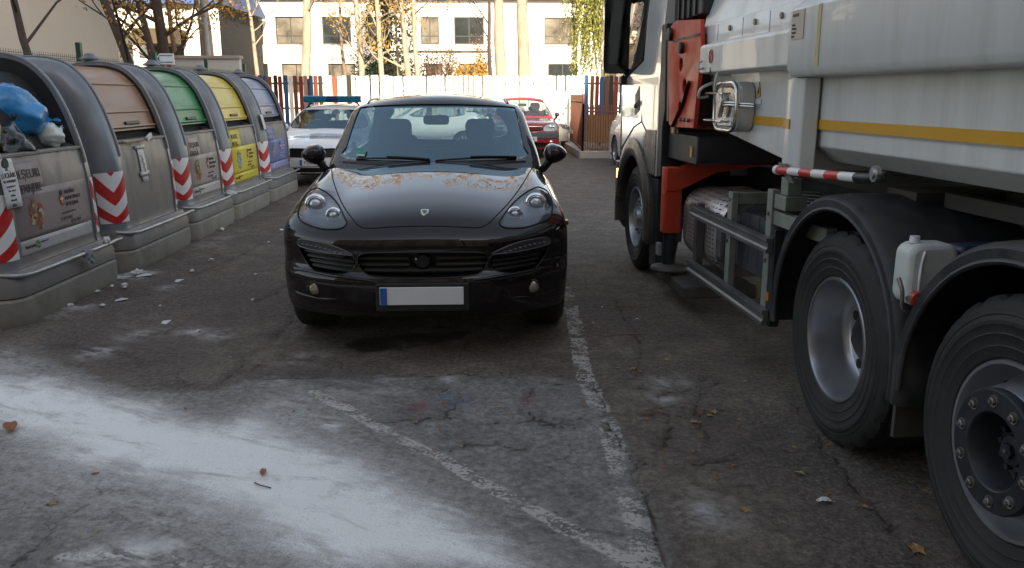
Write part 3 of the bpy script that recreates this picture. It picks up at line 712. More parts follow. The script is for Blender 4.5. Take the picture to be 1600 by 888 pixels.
tree('maple_tree', 'slender sunlit tree with a few yellow leaves beside the lamp post', (-9.4, 27.0), (-10.3, 27.4, 10), .1, bark=M('sun_bark', (.27, .17, .10), .9, var=.3), seed=25, limbs=14, first=.22, llen=2.2, leaves=4000, lmat=leaf_y, ls=.06)
# conifer
def conifer():
    r = random.Random(31); t = thing('conifer_tree', 'dark green conifer between the pale poplar trunks', 'tree', (tx(612, 43), 43, 0))
    MB().tube([(0, 0, -.05), (.05, 0, 6), (0, 0, 12)], [.2, .13, .03], 8).build('trunk', bark_d, t, smooth=60)
    c = MB()
    for k in range(6500):
        z = 1.2 + 11 * r.random() ** 1.1; R_ = 2.5 * (1 - z / 12.6) + .15; a = r.uniform(0, 6.283); q = r.random() ** .45 * R_ * (.72 + .28 * math.sin(a * 5 + z * 2.3)); zz = z - q * .25
        leafy(c, (math.cos(a) * q, math.sin(a) * q, zz), r.uniform(.06, .14), r)
    c.build('crown', leaf_c, t, fix=False)
conifer()
# willow with long hanging strands
def willow():
    r = random.Random(41); X, Y = tx(915, 31.5), 31.5; t = thing('willow_tree', 'yellow green weeping willow hanging over the fence beside the truck', 'tree', (X, Y, 0))
    MB().tube([(.9, .6, -.05), (.8, .5, 4), (.6, .2, 8)], [.28, .22, .14], 10).build('trunk', bark_d, t, smooth=60)
    c = MB(); b = MB()
    for k in range(150):
        a = r.uniform(0, 6.283); q = r.random() ** .6 * 1.15; x, y = math.cos(a) * q - .05, math.sin(a) * q * .9; zt = 8.6 - q * .6; zb = r.uniform(2.2, 4.2) if abs(x) < .75 else r.uniform(3, 5.5)
        pts = [Vector((.55, .2, 8.1)), Vector((x * .7, y * .7, zt))]; n = 9
        for i_ in range(1, n + 1): pts.append(Vector((x + .12 * math.sin(i_ * .7 + a), y, zt + (zb - zt) * i_ / n)))
        b.tube(pts, .007, 3, False)
        m = int((zt - zb) * 22)
        for j in range(m):
            u = r.random(); z = zt + (zb - zt) * u; s = r.uniform(.04, .085); p = Vector((x + .12 * math.sin(u * n * .7 + a) + r.gauss(0, .04), y + r.gauss(0, .04), z)); w = Vector((r.uniform(-1, 1), r.uniform(-1, 1), 0)).normalized() * s * .35
            d = Vector((r.uniform(-.4, .4), r.uniform(-.4, .4), -1)) * s * 1.3; c.add([p, p + d * .5 + w, p + d, p + d * .5 - w], [(0, 1, 2, 3)])
    b.build('branch', bark_d, t); c.build('crown', leaf_g, t, fix=False)
willow()
# shrubs against the white building
def shrub(px, Y, w, h, z0, mat, label, seed, n=1500, ls=.07):
    r = random.Random(seed); t = thing('shrub', label, 'shrub', (tx(px, Y), Y, 0)); s = MB(); c = MB()
    for k in range(12):
        a = r.uniform(0, 6.28); e = Vector((math.cos(a) * w * .45, math.sin(a) * w * .3, z0 + h * r.uniform(.6, 1))); s.tube([(0, 0, -.02), (e.x * .3, e.y * .3, e.z * .5), e], [.03, .02, .006], 5, False)
        for j in range(n // 12): leafy(c, e * r.uniform(.55, 1.02) + Vector((r.gauss(0, w * .12), r.gauss(0, w * .12), r.gauss(0, h * .1))), ls * r.uniform(.6, 1.3), r)
    s.build('stem', bark_d, t); c.build('crown', mat, t, fix=False)
shrub(733, 50, 2.2, 2.6, .9, leaf_y, 'yellow autumn shrub at the foot of the white building', 51, 2200, .09)
shrub(690, 51, 1.8, 3.0, 1.6, M('brown_leaf', (.20, .10, .05), .8, var=.4), 'russet climber on the wall left of the yellow shrub', 52, 1200)
shrub(755, 51.5, 1.4, 3.2, 2.0, MATS['brown_leaf'], 'russet climber right of the yellow shrub', 53, 900)
shrub(600, 48, 2.4, 2.9, 1.2, leaf_c, 'dark evergreen bush at the foot of the conifer', 54, 2600, .08)
shrub(655, 47, 1.6, 2.6, 1.2, MATS['brown_leaf'], 'low brown bush below the third trunk of the tight group', 55, 1000, .07)
# lamp post
lp = thing('lamp_post', 'grey steel lamp post behind the green lidded container', 'lamp post', (-8.15, 25.5, 0))
st = M('galvanised_pole', (.32, .33, .34), .5, .3, var=.1)
MB().tube([(.07, 0, 0), (0, 0, 3), (-.12, 0, 8.2)], [.11, .09, .055], 12).build('pole', st, lp, smooth=40)
MB().tube([(-.12, 0, 8.1), (-.1, -.6, 8.5), (-.08, -1.4, 8.6)], .035, 8).build('arm', st, lp, smooth=40)
MB().box((-.08, -1.7, 8.58), (.24, .6, .1), taper=.7).build('lamp_head', M('lamp_grey', (.2, .2, .2), .5), lp, bevel=.02)
# small arrow sign
sg = thing('arrow_sign', 'small white board with a blue arrow pointing left behind the containers', 'sign', (-7.28, 19.6, 0))
MB().tube([(.05, .03, 0), (.05, .03, 2.36)], .025, 8).build('post', st, sg, smooth=40)
MB().prism([(-.16, 2.46), (-.05, 2.58), (.26, 2.58), (.26, 2.34), (-.05, 2.34)], -.012, .012, 'y').build('board', M('sign_white', (.72, .74, .76), .5), sg)
ar = MB(); ar.prism([(-.125, 2.46), (-.06, 2.53), (-.06, 2.39)], -.018, -.014, 'y'); ar.prism([(-.06, 2.545), (.225, 2.545), (.225, 2.52), (-.06, 2.52)], -.018, -.014, 'y'); ar.prism([(-.06, 2.40), (.225, 2.40), (.225, 2.375), (-.06, 2.375)], -.018, -.014, 'y'); ar.build('arrow', M('sign_blue', (.02, .22, .42), .5), sg)
# red wooden barrier
rb = thing('red_barrier', 'short red slatted wooden barrier behind the green lidded container', 'barrier', (-8.35, 23.9, 0))
rm = M('red_wood', (.24, .035, .025), .7, var=.2)
for k in range(5): MB().b2((-.42 + k * .2, -.015, .1), (-.30 + k * .2, .015, 2.5)).build('slat', rm, rb)
MB().b2((-.55, .017, 2.3), (.65, .05, 2.42)).build('rail', rm, rb); MB().b2((-.55, .017, .5), (.65, .05, .62)).build('rail', rm, rb)
# ================================================================ CARS: bodies are smooth implicit solids, meshed, then cut with real openings
def implicit_mesh(name, f, bounds, spine, res, it=26):
    """mesh of {f<0}: vertices of a gridded box are pulled along rays from a spine line (along y) onto the surface"""
    (x0, x1), (y0, y1), (z0, z1) = bounds; nx, ny, nz = res
    bm = bmesh.new(); idx = {}; pts = []
    def vid(i, j, k):
        if (i, j, k) not in idx: idx[(i, j, k)] = len(pts); pts.append((x0 + (x1 - x0) * i / nx, y0 + (y1 - y0) * j / ny, z0 + (z1 - z0) * k / nz))
        return idx[(i, j, k)]
    F = []
    for i in range(nx):
        for j in range(ny):
            for k, fl in ((0, 1), (nz, 0)):
                q = [vid(i, j, k), vid(i + 1, j, k), vid(i + 1, j + 1, k), vid(i, j + 1, k)]; F.append(q[::-1] if fl else q)
    for j in range(ny):
        for k in range(nz):
            for i, fl in ((0, 1), (nx, 0)):
                q = [vid(i, j, k), vid(i, j + 1, k), vid(i, j + 1, k + 1), vid(i, j, k + 1)]; F.append(q[::-1] if fl else q)
    for i in range(nx):
        for k in range(nz):
            for j, fl in ((0, 0), (ny, 1)):
                q = [vid(i, j, k), vid(i + 1, j, k), vid(i + 1, j, k + 1), vid(i, j, k + 1)]; F.append(q[::-1] if fl else q)
    P = np.array(pts); O = np.zeros_like(P); O[:, 0] = spine[3] * P[:, 0] if len(spine) > 3 else 0
    O[:, 1] = np.clip(P[:, 1], spine[0], spine[1]); O[:, 2] = spine[2]
    D = P - O; lo = np.zeros(len(P)); hi = np.full(len(P), 1.25)
    for _ in range(it):
        m = (lo + hi) / 2; v = f(O + D * m[:, None]); ins = v < 0; lo = np.where(ins, m, lo); hi = np.where(ins, hi, m)
    S = O + D * lo[:, None]
    me = bpy.data.meshes.new(name); me.from_pydata(S.tolist(), [], F); me.update()
    bm.from_mesh(me); bmesh.ops.recalc_face_normals(bm, faces=bm.faces); bm.to_mesh(me); bm.free()
    return me

def boolean(o, cutters, op='DIFFERENCE'):
    """apply a boolean with one joined cutter mesh"""
    mb = MB()
    for c in cutters:
        off = len(mb.v); V = np.array(c.v); vol = sum(float(np.dot(V[f[0]], np.cross(V[f[i]], V[f[i + 1]]))) for f in c.f for i in range(1, len(f) - 1))
        mb.v += c.v; mb.f += [tuple(i + off for i in (f if vol > 0 else f[::-1])) for f in c.f]; mb.mi += [0] * len(c.f)
    k = mb.build('cutter', None, o.parent, fix=False)
    md = o.modifiers.new('b', 'BOOLEAN'); md.operation = op; md.object = k; md.solver = 'EXACT'; md.use_self = False
    dg = bpy.context.evaluated_depsgraph_get(); dg.update()
    me = bpy.data.meshes.new_from_object(o.evaluated_get(dg))
    if not len(me.polygons):
        md.use_self = True; dg.update(); me = bpy.data.meshes.new_from_object(o.evaluated_get(dg)); print('SELF BOOLEAN', o.name, len(me.polygons))
    o.modifiers.clear(); o.data = me; bpy.data.objects.remove(k)
    return o

class Surf:
    """look-ups on an implicit body"""
    def __init__(s, f): s.f = f
    def bis(s, A, B, it=30):
        A, B = np.array(A, float), np.array(B, float)
        for _ in range(it):
            M_ = (A + B) / 2; o = s.f(M_) > 0; A = np.where(o[:, None], M_, A); B = np.where(o[:, None], B, M_)
        return (A + B) / 2
    def front(s, xz, y0=-.4, y1=1.6):
        P = np.array([(p[0], 0, p[1]) for p in xz], float); A = P.copy(); A[:, 1] = y0; B = P.copy(); B[:, 1] = y1; return s.bis(A, B)
    def back(s, xz, y0, y1):
        return s.front(xz, y0, y1)
    def top(s, xy, z0=1.9, z1=.5):
        P = np.array([(p[0], p[1], 0) for p in xy], float); A = P.copy(); A[:, 2] = z0; B = P.copy(); B[:, 2] = z1; return s.bis(A, B)
    def side(s, yz, sg, x0=1.3, x1=.3):
        P = np.array([(0, p[0], p[1]) for p in yz], float); A = P.copy(); A[:, 0] = sg * x0; B = P.copy(); B[:, 0] = sg * x1; return s.bis(A, B)
    def patch(s, poly, off=0., rings=9, c=None, smooth=5, sink=0.):
        """curved patch of the front surface inside an outline in xz; off = metres towards the viewer"""
        B = np.array(cr(poly, smooth, True)); c = B.mean(0) if c is None else np.array(c); n = len(B); pts = [c]; ts = [0]
        for r in range(1, rings + 1):
            t = r / rings; pts += list(c + (B - c) * t); ts += [t] * n
        Q = s.front(pts); Q[:, 1] -= off - sink * (np.array(ts) ** 6); mb = MB()
        fs = [(0, 1 + k, 1 + (k + 1) % n) for k in range(n)]
        for r in range(rings - 1):
            a = 1 + r * n; fs += [(a + k, a + n + k, a + n + (k + 1) % n, a + (k + 1) % n) for k in range(n)]
        return mb.add(Q.tolist(), fs)
    def outline(s, poly, r=.004, off=0., smooth=5, closed=True):
        B = cr(poly, smooth, closed); Q = s.front(B); Q[:, 1] -= off; L = Q.tolist()
        if closed: L = L + [L[0], L[1]]
        return MB().tube(L, r, 6)

paint_blk = M('black_brown_paint', (.0085, .0052, .0050), .4, var=.15, vs=3, coat=1., dirt=(.03, .025, .022), da=.05, ds=6, rv=.04, spec=.04)
blk_pl = M('black_plastic', (.012, .012, .012), .45, var=.2, vs=20)
blk_gloss = M('gloss_black', (.006, .006, .006), .12, coat=.6)
dark_int = M('car_interior', (.018, .018, .019), .7, var=.2, vs=10)
chrome = M('chrome', (.75, .75, .76), .1, 1., var=.05)
satin = M('satin_metal', (.45, .45, .46), .3, 1., var=.08)
rubber = M('tyre_rubber', (.016, .0155, .015), .75, var=.25, vs=10, dirt=(.06, .052, .045), da=.5, ds=5, bump=.15, bs=60)
alloy = M('alloy_wheel', (.50, .50, .51), .3, .9, var=.08)
lamp_dark = M('lamp_housing', (.075, .08, .088), .25, .3, var=.1)
lamp_chrome = M('lamp_reflector', (.9, .92, .95), .06, 1., var=.03)
lens_m = glass('lamp_lens', (.9, .93, .95), .085)
ws_m = glass('windscreen_glass', (.24, .33, .37), .205, lo=.002, gl=(.60, .86, 1.0))
wsfar_m = glass('car_glass', (.78, .82, .82), .10, lo=.01)
tint_m = glass('tinted_glass', (.25, .27, .28), .1)
plate_w = M('plate_white', (.66, .67, .68), .4, var=.05)
plate_b = M('plate_blue', (.02, .10, .36), .4)
plate_k = M('plate_letters', (.012, .012, .014), .5)

def wheel(parent, x, y, r, w, side, name='wheel', rim=.66, spokes=10, mat=None):
    """road wheel: tyre, rim and spokes; side = -1 outer face to -x"""
    e = MB(); s = side
    h = w / 2
    tp = [(r * rim, -h * .92), (r * (rim + .04), -h), (r * .9, -h * 1.04), (r * .975, -h * .86), (r, -h * .6), (r, -h * .2), (r * .985, -h * .18), (r * .985, -h * .12), (r, -h * .1), (r, h * .1), (r * .985, h * .12), (r * .985, h * .18), (r, h * .2), (r, h * .6), (r * .975, h * .86), (r * .9, h * 1.04), (r * (rim + .04), h), (r * rim, h * .92)]
    e.lathe(tp, (0, 0, 0), 'x', 40)
    t = e.build(name, rubber, parent, smooth=50); t.location = (x, y, r)
    m = MB(); m.lathe([(r * rim, s * h * .9), (r * (rim - .03), s * h * .86), (r * (rim - .07), s * h * .5), (r * (rim - .09), -s * h * .8)], (0, 0, 0), 'x', 36)
    m.lathe([(r * .13, s * h * .62), (r * .16, s * h * .55), (r * .16, s * h * .3)], (0, 0, 0), 'x', 16); m.lathe([(0.002, s * h * .64), (r * .13, s * h * .62)], (0, 0, 0), 'x', 16)
    for k in range(spokes):
        a = 2 * math.pi * k / spokes; ca, sa = math.cos(a), math.sin(a)
        def q(rad, off, xx): return (xx, ca * rad - sa * off, sa * rad + ca * off)
        a0, b0 = r * .12, r * (rim - .05); w0, w1 = r * .05, r * .04
        vs = [q(a0, -w0, s * h * .6), q(a0, w0, s * h * .6), q(b0, w1, s * h * .74), q(b0, -w1, s * h * .74)]; vs += [(v[0] - s * .03, v[1], v[2]) for v in vs]
        m.add(vs, [(0, 1, 2, 3), (4, 7, 6, 5), (0, 3, 7, 4), (1, 5, 6, 2)])
    m.build('rim', mat or alloy, t, smooth=40)
    d = MB(); d.lathe([(r * .5, 0), (r * .5, .02), (r * .1, .02)], (0, 0, 0), 'x', 24); d.build('brake_disc', M('brake_steel', (.12, .11, .1), .5, .8), t)
    return t

def plate(parent, x, y, z, s='', w=.52, h=.112, tilt=0, name='number_plate'):
    p = MB(); p.b2((x - w / 2, y, z - h / 2), (x + w / 2, y + .012, z + h / 2)); o = p.build(name, plate_w, parent, bevel=.003)
    MB().b2((x - w / 2 + .003, y - .004, z - h / 2 + .003), (x - w / 2 + .045, y - .001, z + h / 2 - .003)).build('blue_band', plate_b, o)
    if s: text('lettering', s, .098, plate_k, o, (x + .02, y - .004, z - .036), (1, 0, 0), (0, 0, 1), .001, sx=.92)
    return o

def make_car(root, P):
    """shell, glass, wheels of a car whose nose is at y=0 pointing to -y"""
    W, L = P['W'] / 2, P['L']; H = hermite(*P['hood']); S = hermite(*P['side']); G = hermite(*P['front']); TR = hermite(*P['roof']); CW = hermite(*P['cabw'])
    yb, zb, slope, crv = P['ws']; k = P.get('k', .09)
    def body(p):
        x, y, z = np.abs(p[:, 0]), p[:, 1], p[:, 2]
        h = H(y) - P.get('crown', .16) * x ** 2
        h = h + P.get('bump', 0) * np.exp(-((x - .775 * W / .97) / .13) ** 2) * np.clip((y - .25) / .5, 0, 1) * np.clip((1.9 - y) / .5, 0, 1)
        top = z - h
        sidew = x - (S(z) * (1 - .04 * np.clip((y - 3.6) / 1.2, 0, 1) ** 2) + P.get('flare', 0) * (np.exp(-((y - P['ax'][0]) / .5) ** 4) + np.exp(-((y - P['ax'][1]) / .5) ** 4)) * np.exp(-((z - .5) / .35) ** 2))
        fr = (P.get('plan', .44) * (x / W) ** 3 + G(z)) - y
        re = y - (L - .30 * (x / W) ** 4 - .25 * np.clip(z - .75, 0, 1) ** 1.5 - .1 * np.clip(.45 - z, 0, 1))
        v = smax(top, sidew, k); v = smax(v, fr * .85, k); v = smax(v, re * .9, .08); v = smax(v, P.get('bot', .22) - z, .03)
        return v
    def cabin(p):
        x, y, z = np.abs(p[:, 0]), p[:, 1], p[:, 2]
        top = z - (TR(y) - .09 * (x / .7) ** 2)
        ws = (yb + (z - zb) * slope + crv * (x / .75) ** 2 - y) / math.hypot(1, slope)
        rw = (y - (P['rear'][0] - (z - 1.0) * P['rear'][1] - .16 * (x / .7) ** 2)) / math.hypot(1, P['rear'][1])
        sd_ = x - CW(z) * (1 - .10 * np.clip((y - 3.0) / 1.8, 0, 1) ** 2)
        v = smax(top, sd_, .08); v = smax(v, ws, .05); v = smax(v, rw, .06); v = smax(v, zb - .25 - z, .02)
        return v
    B = Surf(body); C_ = Surf(cabin)
    r1 = P.get('res', (70, 120, 36))
    me = implicit_mesh('body', body, ((-W - .1, W + .1), (-.1, L + .1), (.1, 1.35)), (.9, L - .8, .62, .35), r1)
    bo = link(bpy.data.objects.new('body', me), root)
    cut = []
    ra = P['r'] + .045
    for ya in P['ax']:
        for s in (-1, 1): cut.append(MB().lathe([(.001, s * (W - .36)), (ra, s * (W - .36)), (ra, s * (W + .3)), (.001, s * (W + .3))], (0, ya, P['r']), 'x', 40, cap=True))
    # hollow passenger space
    cut.append(MB().prism(rrect(-W + .20, W - .20, yb + .25, P['rear'][0] - .3, .12), P.get('floor', .62), 1.6, 'z'))
    boolean(bo, cut[:4]); boolean(bo, cut[4:])
    for poly, y1 in P.get('cuts', []): boolean(bo, [MB().prism([tuple(q) for q in cr(poly, 5, True)], -.5, y1, 'y')])
    me = bo.data; me.materials.clear()
    for m in (P['paint'], dark_int, blk_pl): me.materials.append(m)
    for pl in me.polygons:
        c = pl.center; n = pl.normal; mi = 0
        if abs(c.x) < W - .19 and yb + .24 < c.y < P['rear'][0] - .29 and c.z < H(c.y) - .012 - .16 * c.x ** 2: mi = 1
        elif c.z < P.get('clad', .27): mi = 2
        else:
            for ya in P['ax']:
                if math.hypot(c.y - ya, c.z - P['r']) < ra + .004 and abs(c.x) < W + .02 and (abs(n.x) > .9 and abs(c.x) < W - .3 or (n.y * (c.y - ya) + n.z * (c.z - P['r'])) < -.3 * ra): mi = 2
            for poly, y1 in P.get('cuts', []):
                xs = [q[0] for q in poly]; zs = [q[1] for q in poly]
                if min(xs) - .01 < c.x < max(xs) + .01 and min(zs) - .01 < c.z < max(zs) + .01 and c.y < y1 + .01:
                    if float(body(np.array([[c.x, c.y - .015, c.z]]))[0]) < -.004: mi = 2
        pl.material_index = mi
    me.polygons.foreach_set('use_smooth', [True] * len(me.polygons)); me.set_sharp_from_angle(angle=R(38))
    # cabin shell with window openings
    cb = ((-W, W), (yb - .3, P['rear'][0] + .3), (zb - .27, 1.75))
    zc = (zb + P['roof_z']) / 2 - .02
    sp = (yb + 1.0, P['rear'][0] - .8, zc, .2)
    me = implicit_mesh('roof', cabin, cb, sp, P.get('cres', (50, 90, 26)))
    co = link(bpy.data.objects.new('roof', me), root)
    inner = implicit_mesh('inner', lambda p: cabin(p) + .035, cb, sp, (30, 50, 16))
    ib = MB(); ib.v = [tuple(v.co) for v in inner.vertices]; ib.f = [tuple(f.vertices) for f in inner.polygons]; ib.mi = [0] * len(ib.f)
    bpy.data.meshes.remove(inner)
    boolean(co, [ib])
    # (window prisms)
    wc = [MB().prism([tuple(q) for q in cr(P['wsq'], 6, True)], yb - .6, yb + 1.35, 'y'), MB().prism([tuple(q) for q in cr(P['rwq'], 6, True)], P['rear'][0] - .75, P['rear'][0] + .5, 'y')]
    boolean(co, wc[:1]); boolean(co, wc[1:]); wc = []
    for q in P['sq']: boolean(co, [MB().prism([tuple(p) for p in cr(q, 4, True)], -W - .2, W + .2, 'x')])
    me = co.data; me.materials.clear()
    for m in (P['paint'], M('headlining', (.10, .10, .10), .9), blk_gloss): me.materials.append(m)
    ctr = np.array([p.center for p in me.polygons]); val = cabin(ctr)
    for pl, v in zip(me.polygons, val):
        pl.material_index = 0 if v > -.006 else (1 if v < -.03 else 2)
        if v > -.006 and P.get('blackpillar') and pl.center.z < P['roof_z'] - .12 and abs(pl.center.x) > .5 and pl.center.y > yb + 1.2 and abs(pl.normal.x) > .6: pl.material_index = 2
    me.polygons.foreach_set('use_smooth', [True] * len(me.polygons)); me.set_sharp_from_angle(angle=R(40))
    # glass sheets just under the outer skin
    def sheet(nm, keep, mat, off=.009):
        g = implicit_mesh('g', lambda p: cabin(p) + off, cb, sp, (44, 72, 24)); bm = bmesh.new(); bm.from_mesh(g); bpy.data.meshes.remove(g)
        bmesh.ops.delete(bm, geom=[f for f in bm.faces if not keep(f.calc_center_median(), f.normal)], context='FACES'); me = bpy.data.meshes.new(nm); bm.to_mesh(me); bm.free(); finish(me, mat, True)
        return link(bpy.data.objects.new(nm, me), root)
    def inpoly(q, grow):
        A = np.array(q); c = A.mean(0); A = c + (A - c) * grow
        return lambda a, b: sd_poly(np.array([[a, b]]), A)[0] < .015
    k1 = inpoly(P['wsq'], 1.05); sheet('windscreen', lambda c, n: n.y < -.2 and k1(c.x, c.z) and c.y < yb + 1.4, P.get('wsm', wsfar_m))
    k2 = inpoly(P['rwq'], 1.08); sheet('rear_window', lambda c, n: n.y > .2 and k2(c.x, c.z), tint_m if P.get('tint') else wsfar_m)
    ks = [inpoly(q, 1.06) for q in P['sq']]; sheet('side_window', lambda c, n: abs(n.x) > .5 and any(kk(c.y, c.z) for kk in ks), tint_m if P.get('tint') else wsfar_m)
    tw = P.get('tw', .235)
    for ya in P['ax']:
        for s in (-1, 1): wheel(root, s * (W - .02 - tw / 2), ya, P['r'], tw, s, rim=P.get('rim', .66), spokes=P.get('spokes', 10), mat=P.get('rimmat'))
    MB().b2((-W + .35, .6, .2), (W - .35, L - .6, .34)).build('underbody', blk_pl, root)
    # cabin furniture
    st_ = M('seat_fabric', (.022, .022, .024), .8, var=.2, vs=14)
    zf = P.get('floor', .62)
    for s in (-1, 1):
        b = MB(); ys = yb + 1.02
        b.prism(rrect(s * .37 - .25, s * .37 + .25, ys - .02, ys + .12, .05, 3), zf, 1.16 if P['roof_z'] < 1.6 else 1.24, 'z')
        so = b.build('seat', st_, root, smooth=40, bevel=.03)
        hb = MB(); zz = 1.18 if P['roof_z'] < 1.6 else 1.26; hb.prism(rrect(s * .37 - .13, s * .37 + .13, zz, zz + .19, .06, 4), ys + .02, ys + .11, 'y'); hb.build('headrest', st_, so, smooth=40, bevel=.02)
    rs = MB(); ys = min(yb + 1.95, P['rear'][0] - .9); rs.b2((-.6, ys, zf), (.6, ys + .12, 1.13))
    for s in (-1, 1): rs.prism(rrect(s * .38 - .12, s * .38 + .12, 1.13, 1.27, .05, 3), ys + .02, ys + .1, 'y')
    rs.build('rear_seat', st_, root, bevel=.03)
    d = MB(); d.prism([(yb + .1, zb - .12), (yb + .62, zb - .02), (yb + .72, zb - .1), (yb + .74, zf), (yb + .1, zf)], -.66, .66, 'x'); d.build('dashboard', dark_int, root, bevel=.03)
    sw_ = MB(); sx = P.get('steer', .37); cpt = Vector((sx, yb + .80, zb + .0)); rr_ = .185; ring = []
    for a in range(25):
        t_ = 2 * math.pi * a / 24; ring.append(cpt + Vector((math.cos(t_) * rr_, math.sin(t_) * rr_ * .42, math.sin(t_) * rr_ * .9)))
    sw_.tube(ring, .014, 8); sw_.tube([cpt + Vector((-rr_, 0, 0)), cpt, cpt + Vector((rr_, 0, 0))], .014, 6); sw_.build('steering_wheel', dark_int, root, smooth=50)
    mm = MB(); yz = yb + (P['roof_z'] - .21 - zb) * slope + .12; mm.prism(rrect(-.11, .11, P['roof_z'] - .25, P['roof_z'] - .17, .03, 3), yz, yz + .04, 'y'); mm.build('interior_mirror', blk_pl, root, bevel=.01)
    return B, C_, body, cabin

def door_mirror(root, s, x, y, z, mat, w=.20, h=.15):
    """teardrop door mirror housing on a stalk"""
    mb = MB(); rings = []
    for k in range(9):
        u = k / 8; a = u * math.pi / 2; sc_ = math.cos(a) ** .6 if k < 8 else .02; d = -.14 * math.sin(a)
        ring = []
        for q in range(20):
            t_ = 2 * math.pi * q / 20; cx, cz = math.cos(t_), math.sin(t_); sx_ = 1.0 if cx * s > 0 else .8
            ring.append((x + s * (w * .5 * cx * s * sx_ * sc_ + w * .5), y + d, z + h * .5 * cz * sc_ * (1 - .22 * cx * s)))
        rings.append(ring)
    mb.rings(rings); o = mb.build('door_mirror', mat, root, smooth=60)
    MB().tube([(x - s * .06, y + .04, z - .16), (x + s * .02, y - .03, z - .12), (x + s * .07, y - .05, z - .05)], [.028, .03, .035], 8).build('stalk', blk_pl, o, smooth=60)
    g = MB(); g.prism([(x + s * w * .5 + .42 * w * math.cos(t_ / 9 * math.pi), z + .40 * h * math.sin(t_ / 9 * math.pi)) for t_ in range(18)], y + .001, y + .005, 'y'); g.build('mirror_glass', chrome, o)
    return o

# ---------------------------------------------------------------- the dark SUV
suv = thing('suv_car', 'dark brown black SUV parked facing the camera between the white lines', 'car', (-.405, 5.07, 0), .6)
HLL = [(-.795, 1.015), (-.845, .985), (-.858, .925), (-.825, .868), (-.755, .842), (-.635, .825), (-.525, .832), (-.486, .856), (-.502, .885), (-.575, .94), (-.69, .998), (-.755, 1.02)]
def mir(p): return [(-a, b) for a, b in p][::-1]
DRL = [(-.815, .735), (-.785, .754), (-.67, .752), (-.56, .734), (-.437, .686), (-.49, .680), (-.65, .688), (-.80, .706)]
INT = [(-.80, .700), (-.65, .682), (-.49, .674), (-.430, .664), (-.422, .615), (-.468, .565), (-.574, .547), (-.70, .555), (-.775, .62)]
GRI = [(-.405, .655), (-.385, .685), (-.30, .698), (0, .702), (.30, .698), (.385, .685), (.405, .655), (.405, .62), (.37, .57), (.29, .548), (0, .54), (-.29, .548), (-.37, .57), (-.405, .62)]
HOODZ = ([-.2, .0, .10, .25, .5, .8, 1.2, 1.55, 1.8, 4.9], [.70, .80, .856, .927, 1.0, 1.06, 1.122, 1.152, 1.13, 1.10])
SP = dict(W=1.94, L=4.85, r=.372, ax=(.95, 3.85), hood=HOODZ, crown=.17, bump=.062, flare=.02, plan=.42, k=.075, bot=.26, clad=.31,
          side=([.15, .3, .5, .65, .8, .95, 1.1, 1.3], [.90, .935, .945, .950, .945, .93, .895, .82]),
          front=([.15, .22, .28, .34, .42, .49, .535, .565, .62, .70, .76, .82, .88, 1.0, 1.2], [.16, .12, .07, .035, .014, .0, .004, .035, .045, .030, .028, .05, .10, .16, .22]),
          roof=([1.4, 1.9, 2.2, 2.6, 3.2, 3.9, 4.4, 4.8], [1.50, 1.575, 1.625, 1.66, 1.675, 1.64, 1.57, 1.48]), roof_z=1.66,
          cabw=([.9, 1.1, 1.2, 1.35, 1.5, 1.6, 1.7], [.88, .870, .852, .805, .765, .745, .725]), ws=(1.45, 1.135, 1.83, .30), rear=(4.78, .75),
          wsq=[(-.745, 1.165), (-.4, 1.155), (0, 1.15), (.4, 1.155), (.745, 1.165), (.735, 1.25), (.715, 1.40), (.69, 1.525), (.65, 1.558), (.3, 1.578), (0, 1.582), (-.3, 1.578), (-.65, 1.558), (-.69, 1.525), (-.715, 1.40), (-.735, 1.25)],
          rwq=[(-.60, 1.2), (.60, 1.2), (.56, 1.48), (.45, 1.52), (-.45, 1.52), (-.56, 1.48)],
          sq=[[(2.05, 1.18), (2.45, 1.44), (2.75, 1.55), (2.98, 1.57), (2.98, 1.18)], [(3.06, 1.18), (3.06, 1.57), (3.6, 1.55), (3.98, 1.48), (3.98, 1.20)]],
          paint=paint_blk, wsm=ws_m, tint=False, tw=.275, rim=.70, res=(110, 200, 54), cres=(64, 110, 34), floor=.70, steer=.38,
          cuts=[(INT, .38), (mir(INT), .38), (GRI, .17), (HLL, .66), (mir(HLL), .66)])
B_, C_, fbody, fcab = make_car(suv, SP)
seam = M('panel_gap', (.002, .002, .002), .8)
# bonnet shut line
half = [(0, .114), (.2, .115), (.33, .122), (.40, .155), (.46, .25), (.55, .48), (.675, .92), (.745, 1.25), (.785, 1.50)]
hl = cr([(-a, b) for a, b in half[::-1]] + half[1:], 6)
MB().tube(B_.top(hl).tolist(), .0045, 6).build('bonnet_gap', seam, suv)
